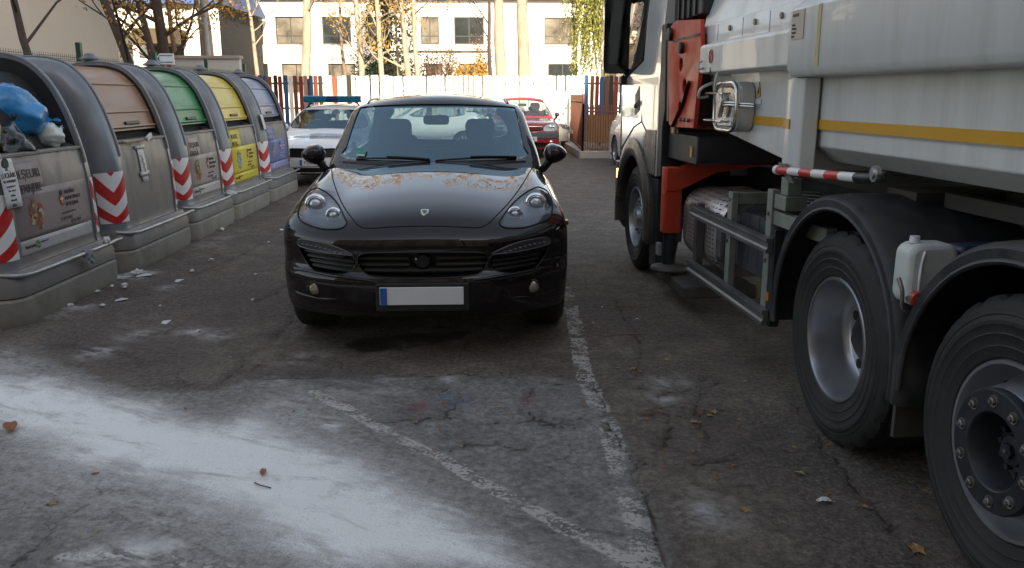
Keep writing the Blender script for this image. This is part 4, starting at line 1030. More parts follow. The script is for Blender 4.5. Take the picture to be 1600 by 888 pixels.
# raised bonnet centre
for s, hp in ((-1, HLL), (1, mir(HLL))):
    # headlamp: black bowl, two projectors, clear cover
    c0 = (s * .69, .915)
    bowl = B_.patch(hp, -.09, 8, c0).build('headlight', lamp_dark, suv, smooth=True)
    B_.outline(hp, .0055, .001).build('seal', seam, bowl, smooth=True)
    for (px, pz, r_, dp) in ((s * .742, .936, .066, .045), (s * .592, .888, .048, .05)):
        q = B_.front([(px, pz)])[0]; y0 = q[1] + dp
        m = MB(); m.lathe([(r_ * 1.12, .01), (r_ * 1.1, -.008), (r_ * .98, -.012), (r_ * .9, .0), (r_ * .86, -.006), (r_ * .78, -.008), (r_ * .70, .02)], (px, y0, pz), 'y', 28); m.build('reflector_ring', lamp_chrome, bowl, smooth=60)
        l = MB(); l.lathe([(r_ * .72, .012), (r_ * .66, -.004), (r_ * .48, -.016), (r_ * .25, -.022), (.001, -.024)], (px, y0, pz), 'y', 24); l.build('projector_lens', M('projector_glass', (.55, .6, .66), .06, .55, var=.1), bowl, smooth=60)
    for k in range(3):
        q = B_.front([(s * (.79 - .03 * k), .88 - .03 * k)])[0]
    B_.patch(hp, -.004, 8, c0).build('lens_cover', lens_m, bowl, smooth=True)
    # daytime running strip
    dp = DRL if s < 0 else mir(DRL)
    dl = B_.patch(dp, .006, 5, (s * .65, .718)).build('running_light', M('smoked_lens', (.05, .05, .055), .12, coat=.8), suv, smooth=True)
    B_.outline(dp, .0035, .007).build('bezel', M('bezel_grey', (.16, .16, .165), .35, .6), dl, smooth=True)
    for k in range(9):
        x_ = s * (.775 - .032 * k); z_ = .726 - .0006 * k * k; q = B_.front([(x_, z_)])[0]; MB().box((x_, q[1] - .009, z_), (.018, .003, .006)).build('led', M('led_clear', (.22, .23, .25), .25), dl)
    # side intake slats
    ip = INT if s < 0 else mir(INT)
    fl = MB()
    for z_ in (.668, .637, .606, .577):
        xa, xb = .79 - (.70 - z_) * .55, .435 + max(0, .60 - z_) * .9; pts = []
        if z_ > .66: xb = .50
        for t_ in np.linspace(0, 1, 9):
            x_ = xa + (xb - xa) * t_; zz = z_ + .006 - .016 * t_; q = B_.front([(s * x_, zz)])[0]; pts.append((s * x_, q[1] + .035, zz))
        for d0 in (0, .02, .04): fl.tube([(p[0], p[1] + d0, p[2] + d0 * .25) for p in pts], .009, 6)
    it = fl.build('intake_slats', blk_pl, suv, smooth=60)
    B_.outline(ip, .004, .0).build('rim_line', blk_gloss, it, smooth=True)
    # fog lamp
    q = B_.front([(s * .70, .447)])[0]; fg = MB(); fg.lathe([(.05, .02), (.052, -.012), (.043, -.016), (.041, .0)], (s * .70, q[1], .447), 'y', 24); f_ = fg.build('fog_light', blk_gloss, suv, smooth=50)
    lz = MB(); lz.lathe([(.041, -.004), (.03, -.013), (.015, -.018), (.001, -.019)], (s * .70, q[1], .447), 'y', 20); lz.build('lens', M('fog_lens', (.34, .33, .29), .1, .6, var=.3, vs=40), f_, smooth=True)
    # lower bumper crease and brake vent line
    pts = [(s * x_, z_) for x_, z_ in ((.87, .545), (.78, .552), (.6, .545), (.45, .536), (.3, .522))]
    fr_ = B_.front(pts); fr_[:, 1] += .002; MB().tube(cr(fr_.tolist(), 4), [.004] + [.011] * 15 + [.004] * 2, 8).build('bumper_crease', paint_blk, suv, smooth=60)
    lw_ = [(s * x_, z_) for x_, z_ in ((.86, .395), (.78, .385), (.66, .382), (.55, .39))]; fr_ = B_.front(lw_); MB().tube(cr(fr_.tolist(), 4), [.004] + [.010] * 10 + [.003] * 2, 8).build('bumper_crease', paint_blk, suv, smooth=60)
    # wiper, rails, mirrors
    door_mirror(suv, s, s * .875, 1.86, 1.185, paint_blk, .21, .165)
rail_m = M('roof_rail', (.02, .02, .021), .3, .5)
for s in (-1, 1):
    q = C_.top([(s * .62, y_) for y_ in np.linspace(2.55, 4.35, 16)], 2.0, 1.2); q[1:-1, 2] += .016; q = q.tolist(); MB().tube(q, .011, 8).build('roof_rail', rail_m, suv, smooth=60)
gs = MB()
for z_ in (.655, .612, .575):
    for seg in ((-.40, -.085), (.085, .40)) if z_ > .6 else ((-.37, .37),):
        pts = []
        for t_ in np.linspace(0, 1, 12):
            x_ = seg[0] + (seg[1] - seg[0]) * t_; pts.append((x_, B_.front([(x_, z_)])[0][1] + .035, z_))
        for d0 in (0, .02, .04): gs.tube([(p[0], p[1] + d0, p[2] + d0 * .2) for p in pts], .010, 6)
g_ = gs.build('grille_slats', blk_pl, suv, smooth=60)
cm_ = MB(); cm_.lathe([(.001, -.012), (.04, -.012), (.052, -.002), (.052, .03)], (0, .075, .638), 'y', 24); cm_.build('sensor_boss', blk_gloss, g_, smooth=40)
B_.outline(GRI, .004, .0).build('grille_rim', blk_gloss, g_, smooth=True)
# plate on its black holder
MB().b2((-.29, -.022, .335), (.29, .03, .515)).build('plate_holder', blk_pl, suv, bevel=.008)
plate(suv, -.005, -.036, .437, '', .52, .112)
# badge: little silver shield with a dark and gold field
bq = B_.top([(.008, .235)])[0]
def shield(w, h): return [(-w, h), (-w * .5, h * 1.08), (0, h * .98), (w * .5, h * 1.08), (w, h), (w * .95, -.1 * h), (w * .6, -.7 * h), (0, -1.12 * h), (-w * .6, -.7 * h), (-w * .95, -.1 * h)]
bd = MB(); nrm = Vector((0, -.42, .9)).normalized(); up_ = Vector((0, .9, .42)).normalized()
def onb(p, d): v = Vector(bq) + Vector((p[0], 0, 0)) + up_ * p[1] + nrm * d; return tuple(v)
bd.rings([[onb(p, .0) for p in shield(.027, .034)], [onb(p, .006) for p in shield(.025, .032)]]); badge = bd.build('badge', chrome, suv)
b2_ = MB(); b2_.rings([[onb(p, .0062) for p in shield(.018, .023)], [onb(p, .0072) for p in shield(.017, .022)]]); b2_.build('badge_field', M('badge_gold', (.32, .27, .16), .3, .6, var=.5, vs=90), badge)
b3_ = MB(); b3_.rings([[onb(p, .0073) for p in shield(.007, .009)], [onb(p, .0080) for p in shield(.006, .008)]]); b3_.build('badge_centre', plate_k, badge)
# wipers
wp = MB()
for x0, x1, in ((.66, .02), (-.02, -.62)):
    a = []
    for t_ in np.linspace(0, 1, 8):
        x_ = x0 + (x1 - x0) * t_; z_ = 1.158 + .014 * math.sin(t_ * 3.1); y_ = C_.front([(x_, z_)], .9, 2.4)[0][1] - .018; a.append((x_, y_, z_))
    wp.tube(a, .0085, 6); wp.tube([(p[0], p[1] - .018, p[2] + .012) for p in a[:5]], .009, 6)
wp.build('wiper', blk_pl, suv, smooth=60)
cw = MB(); xs_ = np.linspace(-.74, .74, 20); A_ = C_.front([(x_, 1.155) for x_ in xs_], .9, 2.6); cw.rings([[(a[0], a[1] - .06, a[2] - .03), (a[0], a[1] - .05, a[2] - .016), (a[0], a[1] + .015, a[2] + .002), (a[0], a[1] + .04, a[2] - .04)] for a in A_]); cw.build('cowl', blk_pl, suv, smooth=40)
# small green and white stickers low in the windscreen corner
sk = MB(); sk_ = C_.front([(x_, z_) for z_ in (1.19, 1.225) for x_ in (-.63, -.55)], .9, 2.6); sk.add([tuple(p + np.array([0, -.004, .002])) for p in sk_[[0, 1, 3, 2]]], [(0, 1, 2, 3)]); sk.build('windscreen_sticker', M('green_sticker', (.02, .22, .12), .5, var=.5, vs=40), suv, solid=.001)
sk = MB(); sk_ = C_.front([(x_, z_) for z_ in (1.178, 1.19) for x_ in (-.625, -.555)], .9, 2.6); sk.add([tuple(p + np.array([0, -.006, .002])) for p in sk_[[0, 1, 3, 2]]], [(0, 1, 2, 3)]); sk.build('windscreen_sticker', M('pale_sticker', (.4, .42, .42), .5), suv, solid=.001)
# small orange side marker piece near the right wing
MB().box((.955, .62, .80), (.03, .10, .03)).build('side_marker', M('amber_red', (.22, .05, .03), .25), suv, bevel=.006)
# ================================================================ WASTE CONTAINERS
bin_m = M('container_grey', (.215, .225, .245), .32, .25, var=.10, vs=2.5, dirt=(.15, .125, .105), da=.55, ds=2.2, streak=(1.5, 1.5, .6), bump=.06, bs=9, rv=.06)
bin_f = M('container_front', (.20, .185, .175), .42, .2, var=.14, vs=3, dirt=(.11, .092, .08), da=.6, ds=3, streak=(1.5, 1.5, .5), bump=.05, bs=12, rv=.08)
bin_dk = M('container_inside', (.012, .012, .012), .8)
skirt_m = M('skirt_concrete', (.25, .235, .205), .85, var=.16, vs=5, dirt=(.13, .12, .09), da=.7, ds=3.5, bump=.3, bs=30)
plinth_m = M('plinth_grey', (.17, .16, .152), .5, var=.15, vs=4, dirt=(.12, .10, .085), da=.6, ds=4)
steel_bar = M('steel_bar', (.40, .40, .39), .38, .7, var=.2, vs=8, dirt=(.2, .17, .14), da=.5, ds=6)
chev_m = stripe_mat('red_white_chevron', 'chevron', (.50, .022, .018), (.74, .74, .73), rough=.35, var=.08, dirt=(.25, .15, .13), da=.35, ds=8)
ink = M('poster_ink', (.045, .035, .04), .6)
ink_l = M('poster_ink_soft', (.13, .11, .11), .6)
PROF0 = [(.02, .38), (.005, .43), (0, .55), (-.006, .75), (-.02, 1.0), (-.052, 1.2), (-.09, 1.36), (-.15, 1.55), (-.25, 1.76), (-.40, 1.92), (-.56, 1.985), (-.73, 2.0)]
PROF = np.array(cr(PROF0 + [(-1.46 - a, b) for a, b in PROF0[-2::-1]], 5))
_t = np.gradient(PROF, axis=0); _n = np.stack([_t[:, 1], -_t[:, 0]], 1); _n /= np.linalg.norm(_n, axis=1)[:, None]   # outward
if _n[3][0] < 0: _n = -_n
def pz(z):
    """index on the front half of the profile at height z"""
    return int(np.argmin(np.abs(PROF[:len(PROF) // 2, 1] - z)))
def prow(off, i0=0, i1=None): return (PROF + _n * off)[i0:i1]
RB = .17
def inset(t): t = min(max(t, 0), RB); return RB - math.sqrt(max(0, RB * RB - (RB - t) ** 2))

def make_bin(name, label, y0, Lb, lid, poster=None, scruff=0):
    t = thing(name, label, 'waste container', (-3.47, y0, 0), group='row of grey waste containers on the left')
    N = len(PROF); rw = .20; i_op = pz(1.22); i_bk = N - 1 - pz(1.75)
    P3 = lambda q, y: [(p[0], y, p[1]) for p in q]
    # end bodies: rounded ends
    ts = [RB * (1 - math.cos(R(a))) for a in range(0, 91, 15)]
    for s in (0, 1):
        rows = [P3(prow(-inset(u)), u if s == 0 else Lb - u) for u in ts] + [P3(prow(0), rw if s == 0 else Lb - rw)]
        o = MB().rings(rows, True, True).build('end_shell', bin_m, t, smooth=50); y = rw - .012 if s == 0 else Lb - rw + .012
        MB().tube(P3(prow(.006, i_op - 4, N - pz(1.3)), y), .014, 6).build('rib_lip', bin_m, o, smooth=60)
    # lower front and back between the ribs
    for a, b, nm in ((0, i_op + 1, 'front_panel'), (i_bk, N, 'back_panel')):
        q = prow(-.012, a, b); q2 = prow(-.05, a, b); ring = lambda y: P3(q, y) + P3(q2[::-1], y)
        MB().rings([ring(rw - .004), ring(Lb - rw + .004)]).build(nm, bin_f, t, smooth=50)
    x_, z_ = PROF[i_op]; MB().b2((x_ - .10, rw, z_ - .03), (x_ + .012, Lb - rw, z_ - .004)).build('sill', bin_f, t, bevel=.006)
    # inner liner
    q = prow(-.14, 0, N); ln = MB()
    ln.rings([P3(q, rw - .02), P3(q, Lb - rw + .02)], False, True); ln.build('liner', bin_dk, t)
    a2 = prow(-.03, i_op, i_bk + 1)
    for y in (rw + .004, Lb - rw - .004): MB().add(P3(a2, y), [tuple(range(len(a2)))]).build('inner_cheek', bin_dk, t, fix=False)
    if lid:
        i1 = pz(1.335); q = prow(-.055, i1, i_bk + 1); q2 = prow(-.085, i1, i_bk + 1); lm = MB()
        lm.rings([P3(q, rw + .012) + P3(q2[::-1], rw + .012), P3(q, Lb - rw - .012) + P3(q2[::-1], Lb - rw - .012)]); l = lm.build('lid', lid, t, smooth=40)
        # pressed ribs across the lid and its dark grip
        gr = MB()
        for zz in (1.50, 1.80):
            i = pz(zz); p = PROF[i] - _n[i] * .052; gr.tube([(p[0], rw + .03, p[1]), (p[0], Lb - rw - .03, p[1])], .012, 6)
        i = pz(1.345); p = PROF[i] - _n[i] * .05; gr.tube([(p[0], rw + .02, p[1]), (p[0], Lb - rw - .02, p[1])], .016, 6); gr.build('pressed_rib', lid, l, smooth=60)
        i = pz(1.40); p = PROF[i] - _n[i] * .05; h = MB(); h.box((p[0], Lb * .52, p[1]), (.03, .34, .035), Matrix.Rotation(R(-14), 3, 'Y')); h.build('grip', blk_pl, l, bevel=.01)
    # chevron stickers wrapped round both front corners
    def corner(s, nm='chevron_sticker', z0=.48, z1=.93):
        ia, ib = pz(z0), pz(z1); us = np.linspace(-.03, RB * math.pi / 2 + .012, 15); rows = []
        for i in range(ia, ib + 1):
            row = []
            for u in us:
                if u < 0: tt, ins = 0, RB - u
                elif u < RB * math.pi / 2: a = u / RB; tt = RB * (1 - math.sin(a)) if False else RB - RB * math.cos(a); ins = RB - RB * math.sin(a)
                else: tt, ins = RB + u - RB * math.pi / 2, 0
                p = PROF[i] - _n[i] * ins; row.append((p[0] + .004, (tt if s == 0 else Lb - tt) + (-.004 if s == 0 else .004) * max(0, 1 - tt / RB), p[1]))
            rows.append(row)
        m = MB().grid(rows, True); ob = m.build(nm, chev_m, t, fix=True); ob.data.polygons.foreach_set('use_smooth', [True] * len(ob.data.polygons))
    corner(0); corner(1)
    # plinth, bar, skirt, mechanism cap
    pl = MB(); r0 = rrect(-1.55, .09, -.06, Lb + .06, .16); r1 = rrect(-1.50, .035, -.02, Lb + .02, .12); pl.rings([[(x, y, .215) for x, y in r0], [(x, y, .30) for x, y in r0], [(x, y, .40) for x, y in r1]]); pl.build('plinth', plinth_m, t, smooth=30)
    sk = MB(); r0 = rrect(-1.56, .085, -.075, Lb + .075, .20); r1 = rrect(-1.56, .10, -.085, Lb + .085, .20); sk.rings([[(x, y, 0) for x, y in r0], [(x, y, .06) for x, y in r1], [(x, y, .185) for x, y in r1], [(x, y, .205) for x, y in r0]]); sk.build('skirt', skirt_m, t, smooth=30)
    b = MB(); b.tube(cr([(-.05, -.02, .385), (.05, .02, .375), (.10, .10, .37), (.115, .3, .37), (.115, Lb - .3, .37), (.10, Lb - .06, .37), (.11, Lb + .05, .37)], 5), .017, 8); b.build('foot_bar', steel_bar, t, smooth=60)
    mc = MB(); mc.lathe([(.001, .10), (.04, .095), (.07, .06), (.10, .045), (.10, .03), (.05, .02), (.05, -.03)], (-.80, Lb - .12, 2.0), 'z', 18); mc.build('lifting_cap', M('cap_grey', (.16, .17, .19), .4, .3), t, smooth=50)
    if poster: poster(t, Lb, rw)
    return t

def pgrid(t, name, y0, y1, z0, z1, mat, off=.001, parent=None):
    """thin sheet following the front panel"""
    i0, i1 = pz(z0), max(pz(z1), pz(z0) + 1); q = prow(-.012 + off, i0, i1 + 1)
    return MB().grid([[(p[0], y, p[1]) for y in np.linspace(y0, y1, 4)] for p in q], True).build(name, mat, parent or t, smooth=True, solid=.0012)
def fp(z, off):
    i = pz(z); f = (z - PROF[i][1]) / (PROF[i + 1][1] - PROF[i][1]) if PROF[i + 1][1] != PROF[i][1] else 0
    p = PROF[i] + (PROF[i + 1] - PROF[i]) * f + _n[i] * (off - .012); return p
def ptext(par, s, y, z, size, mat, align='LEFT', sx=1., off=.006):
    p = fp(z, off); return text('lettering', s, size, mat, par, (p[0], y, p[1]), (0, 1, 0), (fp(z + .1, 0)[0] - fp(z, 0)[0], 0, .1), .0012, align, sx)
def shield_part(par, y, z, w, c1, c2):
    def ring(sc, zz, d): return [(fp(z + q[1] * sc, d)[0], y + q[0] * sc, z + q[1] * sc) for q in shield(w, w * 1.25)]
    m = MB(); m.rings([ring(1, z, .004), ring(1, z, .006)]); o = m.build('crest', c1, par)
    m = MB(); m.rings([[(fp(z + q[1], .0065)[0], y + q[0], z + q[1]) for q in shield(w * .62, w * .7)], [(fp(z + q[1], .0085)[0], y + q[0], z + q[1]) for q in shield(w * .62, w * .7)]]); m.build('crest_field', c2, o)
    m = MB(); m.box((fp(z, .008)[0], y, z + w * .35), (.003, w * 1.7, w * .22)); m.box((fp(z, .0085)[0], y, z + w * .55), (.003, w * .22, w * .9)); m.build('crest_cross', plate_w, o)
    m = MB(); m.lathe([(.001, .002), (w * .6, .002), (w * .6, -.002), (.001, -.002)], (fp(z + w * 1.9, .006)[0], y, z + w * 1.9), 'x', 14); m.build('crest_crown', ink, o)
def scribble(par, y0, z0, n, c, seed, s=.035, w=.10, h=.12):
    """printed picture of mixed waste: small overlapping coloured flakes"""
    r = random.Random(seed); m = MB(); m_ = []
    for k in range(n):
        a = r.uniform(0, 6.28); q = r.random() ** .6; y = y0 + math.cos(a) * q * w; z = z0 + math.sin(a) * q * h; d = .003 + .0002 * k % .0035; p = []
        m.cur = r.randrange(len(c)); rot = r.uniform(0, 3.14); e = r.uniform(.4, 1)
        for j in range(6):
            b = j * math.pi / 3; u, v = math.cos(b) * s * r.uniform(.7, 1.2), math.sin(b) * s * .55 * e; yy, zz = y + u * math.cos(rot) - v * math.sin(rot), z + u * math.sin(rot) + v * math.cos(rot); p.append((fp(zz, .0025 + k * .00012)[0], yy, zz))
        m.add(p, [tuple(range(6))])
    return m.build('printed_picture', c, par, fix=False)
def M2(n, c): return M(n, c, .55, var=.15, vs=20)
food = [M2('print_ochre', (.30, .19, .06)), M2('print_brown', (.13, .07, .035)), M2('print_olive', (.12, .11, .04)), M2('print_cream', (.42, .36, .24)), M2('print_red', (.35, .06, .04))]
crest_r = M2('crest_red', (.32, .04, .03)); crest_y = M2('crest_gold', (.5, .30, .04))

def poster_maker(paper, foot, lines, pic, tcol, tsoft, seed, tall=1.17, notch=True, size=.085, green=True):
    def f(t, Lb, rw):
        a, b = rw + .05, Lb - rw - .03; ym = a + (b - a) * .40
        pm = pgrid(t, 'poster', a, b, .60, .93, paper)
        pgrid(t, 'poster_head', a, ym, .932, tall, paper, parent=pm); pgrid(t, 'poster_foot', a, b, .475, .598, foot, .0008, parent=pm)
        z = tall - .12
        for s in lines: ptext(pm, s, a + .06, z, size, tcol, sx=.82 if len(s) > 7 else 1.0); z -= size * 1.15
        scribble(pm, a + (b - a) * .24, .77, 60, pic, seed)
        yc = a + (b - a) * .60; shield_part(pm, yc, .815, .034, crest_r, crest_y)
        z = .862
        for s in ('PRIMĂRIA', 'MUNICIPIULUI', 'BOTOȘANI'): ptext(pm, s, yc + .055, z, .042, tcol, sx=.95); z -= .05
        ptext(pm, 'www.primariabt.ro', yc - .03, .705, .03, tsoft); ptext(pm, 'COLECTARE', yc - .06, .655, .036, tsoft); ptext(pm, 'SELECTIVĂ', yc + .10, .62, .036, tsoft)
        ptext(pm, 'Botoșani', a + .05, .52, .04, tcol, off=.004); ptext(pm, 'urban serv', a + .28, .535, .026, tsoft, off=.004)
        g = MB(); gg = M2('leaf_logo_green', (.03, .22, .06)) if green else tcol
        for k in range(4):
            u = k * math.pi / 2 + .4; y, z = a + .235 + .022 * math.cos(u), .53 + .022 * math.sin(u); g.box((fp(z, .004)[0], y, z), (.003, .026, .022))
        g.build('logo', gg, pm)
    return f
grey_p = M('poster_mauve', (.25, .205, .20), .5, var=.06, dirt=(.16, .13, .12), da=.3, ds=5); grey_f = M('poster_foot_grey', (.42, .40, .40), .5, var=.06, dirt=(.25, .22, .2), da=.4, ds=5)
pink_p = M('poster_pink', (.34, .28, .255), .5, var=.06, dirt=(.2, .17, .15), da=.3, ds=5); pink_f = M('poster_foot_pink', (.44, .39, .37), .5, var=.06)
yel_p = M('poster_yellow', (.62, .50, .02), .45, var=.05, dirt=(.4, .33, .05), da=.25, ds=5)
blu_p = M('poster_violet', (.13, .15, .36), .45, var=.06, dirt=(.1, .1, .2), da=.3, ds=5); blu_f = M('poster_foot_violet', (.25, .25, .45), .5)
wht_ink = M('poster_white_ink', (.55, .52, .55), .6)
glass_pic = [M2('print_white', (.6, .62, .6)), M2('print_grey', (.25, .28, .28)), M2('print_dark', (.08, .09, .1)), M2('print_sky', (.3, .42, .5))]
card_pic = [M2('print_tan', (.36, .26, .17)), M2('print_kraft', (.24, .17, .11)), M2('print_lilac', (.4, .36, .4))]
lid_brown = M('lid_brown', (.25, .122, .058), .33, var=.12, vs=3, dirt=(.30, .22, .15), da=.4, ds=4, streak=(1, .4, 3), rv=.06)
lid_green = M('lid_green', (.015, .20, .055), .3, var=.15, dirt=(.1, .13, .08), da=.4, ds=4, streak=(1, .4, 3), rv=.05)
lid_yellow = M('lid_yellow', (.55, .42, .025), .3, var=.1, dirt=(.4, .33, .1), da=.35, ds=4, streak=(1, .4, 3), rv=.05)
lid_blue = M('lid_blue', (.13, .17, .30), .3, var=.15, dirt=(.25, .22, .26), da=.5, ds=4, streak=(1, .4, 3), rv=.05)
B1 = make_bin('waste_container', 'open grey container nearest the camera, full of rubbish bags, DESEURI MENAJERE poster', 5.98, 1.62, None, poster_maker(grey_p, grey_f, ['DEȘEURI', 'MENAJERE'], food, ink, ink_l, 3, tall=1.16, size=.095))
B2 = make_bin('waste_container', 'grey container with the brown lid and a taped paper instead of a poster', 7.93, 1.60, lid_brown)
B3 = make_bin('waste_container', 'grey container with the green lid and pinkish poster', 9.72, 1.50, lid_green, poster_maker(pink_p, pink_f, ['DEȘEURI', 'STICLĂ'], food, ink, ink_l, 5, tall=1.17))
B4 = make_bin('waste_container', 'grey container with the yellow lid and bright yellow poster', 11.38, 1.70, lid_yellow, poster_maker(yel_p, yel_p, ['PLASTIC', 'METAL'], glass_pic, ink, ink_l, 7, tall=1.19, green=False))
B5 = make_bin('waste_container', 'farthest grey container with the blue lid and violet poster', 13.35, 1.70, lid_blue, poster_maker(blu_p, blu_f, ['HÂRTIE', 'CARTON'], card_pic, wht_ink, wht_ink, 9, tall=1.18, green=False))
# taped notices on the containers (paper stuck on: parts of their container)
paper = M('notice_paper', (.62, .61, .60), .6, var=.08, vs=6, dirt=(.4, .38, .36), da=.4, ds=9)
def notice(t, y, z0, z1, w, lines, pic=False, off=.012):
    n = pgrid(t, 'notice', y, y + w, z0, z1, paper, off)
    h = z1 - z0
    for k, (s, sz, zz) in enumerate(lines): ptext(n, s, y + w / 2, z0 + h * zz, sz, ink, 'CENTER', .9, off + .003)
    return n
n1 = notice(B1, .10, .83, 1.21, .21, [('LUCRĂRI', .05, .62), ('DE', .035, .75), ('DE AMENAJARE', .026, .53), ('program lucru', .022, .44), ('luni - vineri', .022, .36), ('telefon', .022, .27), ('informații', .022, .18), ('0231', .03, .07)], off=.03)
m = MB(); c_ = 1.165; m.lathe([(.001, .002), (.045, .002), (.045, -.002), (.001, -.002)], (fp(c_, .034)[0], .205, c_), 'x', 18); m.lathe([(.028, .0025), (.03, .0035), (.001, .0035)], (fp(c_, .034)[0], .205, c_), 'x', 18); m.build('notice_emblem', ink, n1)
n2 = notice(B2, .62, .80, 1.14, .15, [], off=.010)
m = MB(); m.cur = 0
for k in range(9): m.box((fp(.90 + .02 * k, .014)[0], .695 + .012 * math.sin(k * 2.2) - .004 * (k - 4), .90 + .02 * k), (.002, .03 - .0018 * abs(k - 4), .016))
m.build('notice_picture', M2('print_umber', (.20, .14, .09)), n2)
tp = M('clear_tape', (.42, .40, .38), .25, var=.1)
for z_ in (1.135, .87): pgrid(B2, 'tape', .58, .82, z_ - .018, z_ + .022, tp, .013, parent=n2)
# folded card on the sill of the brown-lid container, small paper on the blue one
card = thing('cardboard_strip', 'tan cardboard strip lying on the sill under the brown lid', 'cardboard', (-3.52, 8.55, 1.205))
m = MB(); m.box((0, 0, .012), (.06, .62, .012), Matrix.Rotation(R(3), 3, 'Z') @ Matrix.Rotation(R(10), 3, 'Y')); m.build('card', M('cardboard', (.42, .31, .20), .8, var=.15, vs=8), card)
m = MB(); m.box((.035, .27, .03), (.03, .13, .05), Matrix.Rotation(R(20), 3, 'X')); m.build('torn_corner', paper, card, bevel=.008)
pgrid(B5, 'notice', .03, .17, 1.14, 1.36, paper, .030)

# bags in the open container
def bag(name, label, loc, r, sq, mat, seed, neck=None, wr=.12):
    """crumpled plastic bag: an irregular pleated sack with a twisted neck"""
    rg = random.Random(seed); ph = [rg.uniform(0, 6.28) for _ in range(8)]; mb = MB(); rings = []; nv, nu = 20, 44
    nd = Vector(neck).normalized() if neck else Vector((0, 0, 1))
    for i in range(nv + 1):
        th = math.pi * i / nv; ring = []
        for k in range(nu):
            a = 2 * math.pi * k / nu; d = Vector((math.sin(th) * math.cos(a), math.sin(th) * math.sin(a), math.cos(th)))
            pleat = wr * (math.sin(a * 7 + ph[0] + 2 * math.sin(th * 3)) * .5 + .6 * math.sin(a * 13 + ph[1] + th * 4)) * abs(math.cos(th * .5)) ** .6
            lump = .10 * math.sin(a * 2 + ph[2] + th * 2) + .07 * math.sin(a * 3 - th * 4 + ph[3]) + .05 * math.sin(a * 5 + th * 7 + ph[4])
            rr_ = 1 + pleat * .55 + lump
            pinch = 1.0; lift = 0
            if th < .55: pinch = .30 + .70 * (th / .55) ** 1.3; lift = (.55 - th) * .75
            v = Vector((d.x * rr_ * pinch, d.y * rr_ * pinch, d.z + lift)); ring.append(v)
        rings.append(ring)
    q = Vector((0, 0, 1)).rotation_difference(nd).to_matrix()
    rings = [[(q @ Vector((v.x * r * sq[0], v.y * r * sq[1], v.z * r * sq[2]))) for v in ring] for ring in rings]
    mb.rings(rings, False, True); t = thing(name, label, 'rubbish bag', loc)
    mb.build('sack', mat, t, smooth=75)
    k_ = MB(); tip = q @ Vector((0, 0, 1.40 * r * sq[2])); fan = []
    for j in range(5):
        a = j * 1.3 + seed; e = tip + q @ Vector((math.cos(a) * r * .16, math.sin(a) * r * .16, r * .28)); k_.add([tip - nd * r * .1 + Vector((.006, .004, 0)), tip + (q @ Vector((math.cos(a + .5) * r * .1, math.sin(a + .5) * r * .1, r * .15))), e, tip + (q @ Vector((math.cos(a - .5) * r * .1, math.sin(a - .5) * r * .1, r * .15)))], [(0, 1, 2, 3)])
    k_.build('knot', mat, t, fix=False, solid=.002)
    return t
bl_m = M('blue_bag_film', (.025, .22, .50), .28, var=.3, vs=7, rv=.1, bump=.3, bs=14, coat=.3)
wt_m = M('white_bag_film', (.60, .64, .60), .3, var=.1, vs=9, bump=.4, bs=20, coat=.2)
bk_m = M('black_bag_film', (.010, .010, .012), .22, var=.3, vs=9, bump=.5, bs=16, coat=.3)
yl_m = M('yellow_bag_film', (.50, .42, .14), .35, var=.12, vs=9, bump=.3, bs=16)
bag('rubbish_bag', 'bright blue knotted bag at the top of the open container', (-3.86, 6.96, 1.50), .27, (.85, .85, 1.15), bl_m, 2, (.35, .9, -.12))
bag('rubbish_bag', 'small white carrier bag under the blue bag in the open container', (-3.70, 7.20, 1.33), .13, (1, .9, 1.0), wt_m, 5, (.2, .9, .25), .2)
bag('rubbish_bag', 'glossy black bag at the front sill of the open container', (-3.72, 6.63, 1.27), .17, (1, 1.15, .9), bk_m, 7, (.2, .3, .9), .16)
bag('rubbish_bag', 'pale yellow bag at the near end of the open container', (-3.74, 6.36, 1.40), .15, (.9, .9, 1.05), yl_m, 9, (0, -.3, .9), .14)
bag('rubbish_bag', 'dark bag deep inside the open container behind the blue one', (-4.15, 6.8, 1.42), .3, (1, 1.4, .8), bk_m, 11, (0, .2, .9), .14)
# rag tied to the foot bar, papers on the plinth
rag = thing('rag', 'grey rag knotted round the foot bar of the open container', 'rag', (-3.355, 6.95, .37))
m = MB(); rg = random.Random(3)
for k in range(5):
    a = k * 1.25; m.add([(0, -.02, .02), (.02, .03, .015), (.035 + .03 * math.cos(a), .03 + .07 * math.sin(a), -.07 + .09 * math.cos(a * 1.7)), (.03, -.05 + .03 * math.sin(a), -.05)], [(0, 1, 2, 3)])
m.tube([(-.02, -.03, .0), (.0, -.03, .022), (.022, -.03, .0), (.0, -.03, -.022), (-.02, -.03, .0)], .012, 6); m.build('cloth', M('rag_cloth', (.20, .20, .22), .9, var=.4, vs=20), rag, solid=.004, fix=False)
def crumple(name, label, cat, loc, r, mat, seed, sq=(1, 1, .6), group=None):
    bm = bmesh.new(); bmesh.ops.create_icosphere(bm, subdivisions=2, radius=r); g = random.Random(seed)
    for v in bm.verts: v.co *= g.uniform(.55, 1.15); v.co = Vector((v.co.x * sq[0], v.co.y * sq[1], v.co.z * sq[2]))
    me = bpy.data.meshes.new(name); bm.to_mesh(me); bm.free(); finish(me, mat, None); o = link(bpy.data.objects.new(name, me)); o.location = loc; o.rotation_euler.z = g.uniform(0, 6)
    return tag(o, label, cat, group)
crumple('paper_wad', 'crumpled pale paper on the plinth of the open container', 'paper', (-3.36, 7.36, .40), .05, paper, 4, (.7, 1, .9))
crumple('paper_wad', 'crumpled white paper on the plinth of the green lidded container', 'paper', (-3.37, 11.05, .40), .07, paper, 6, (.8, 1.2, .6))
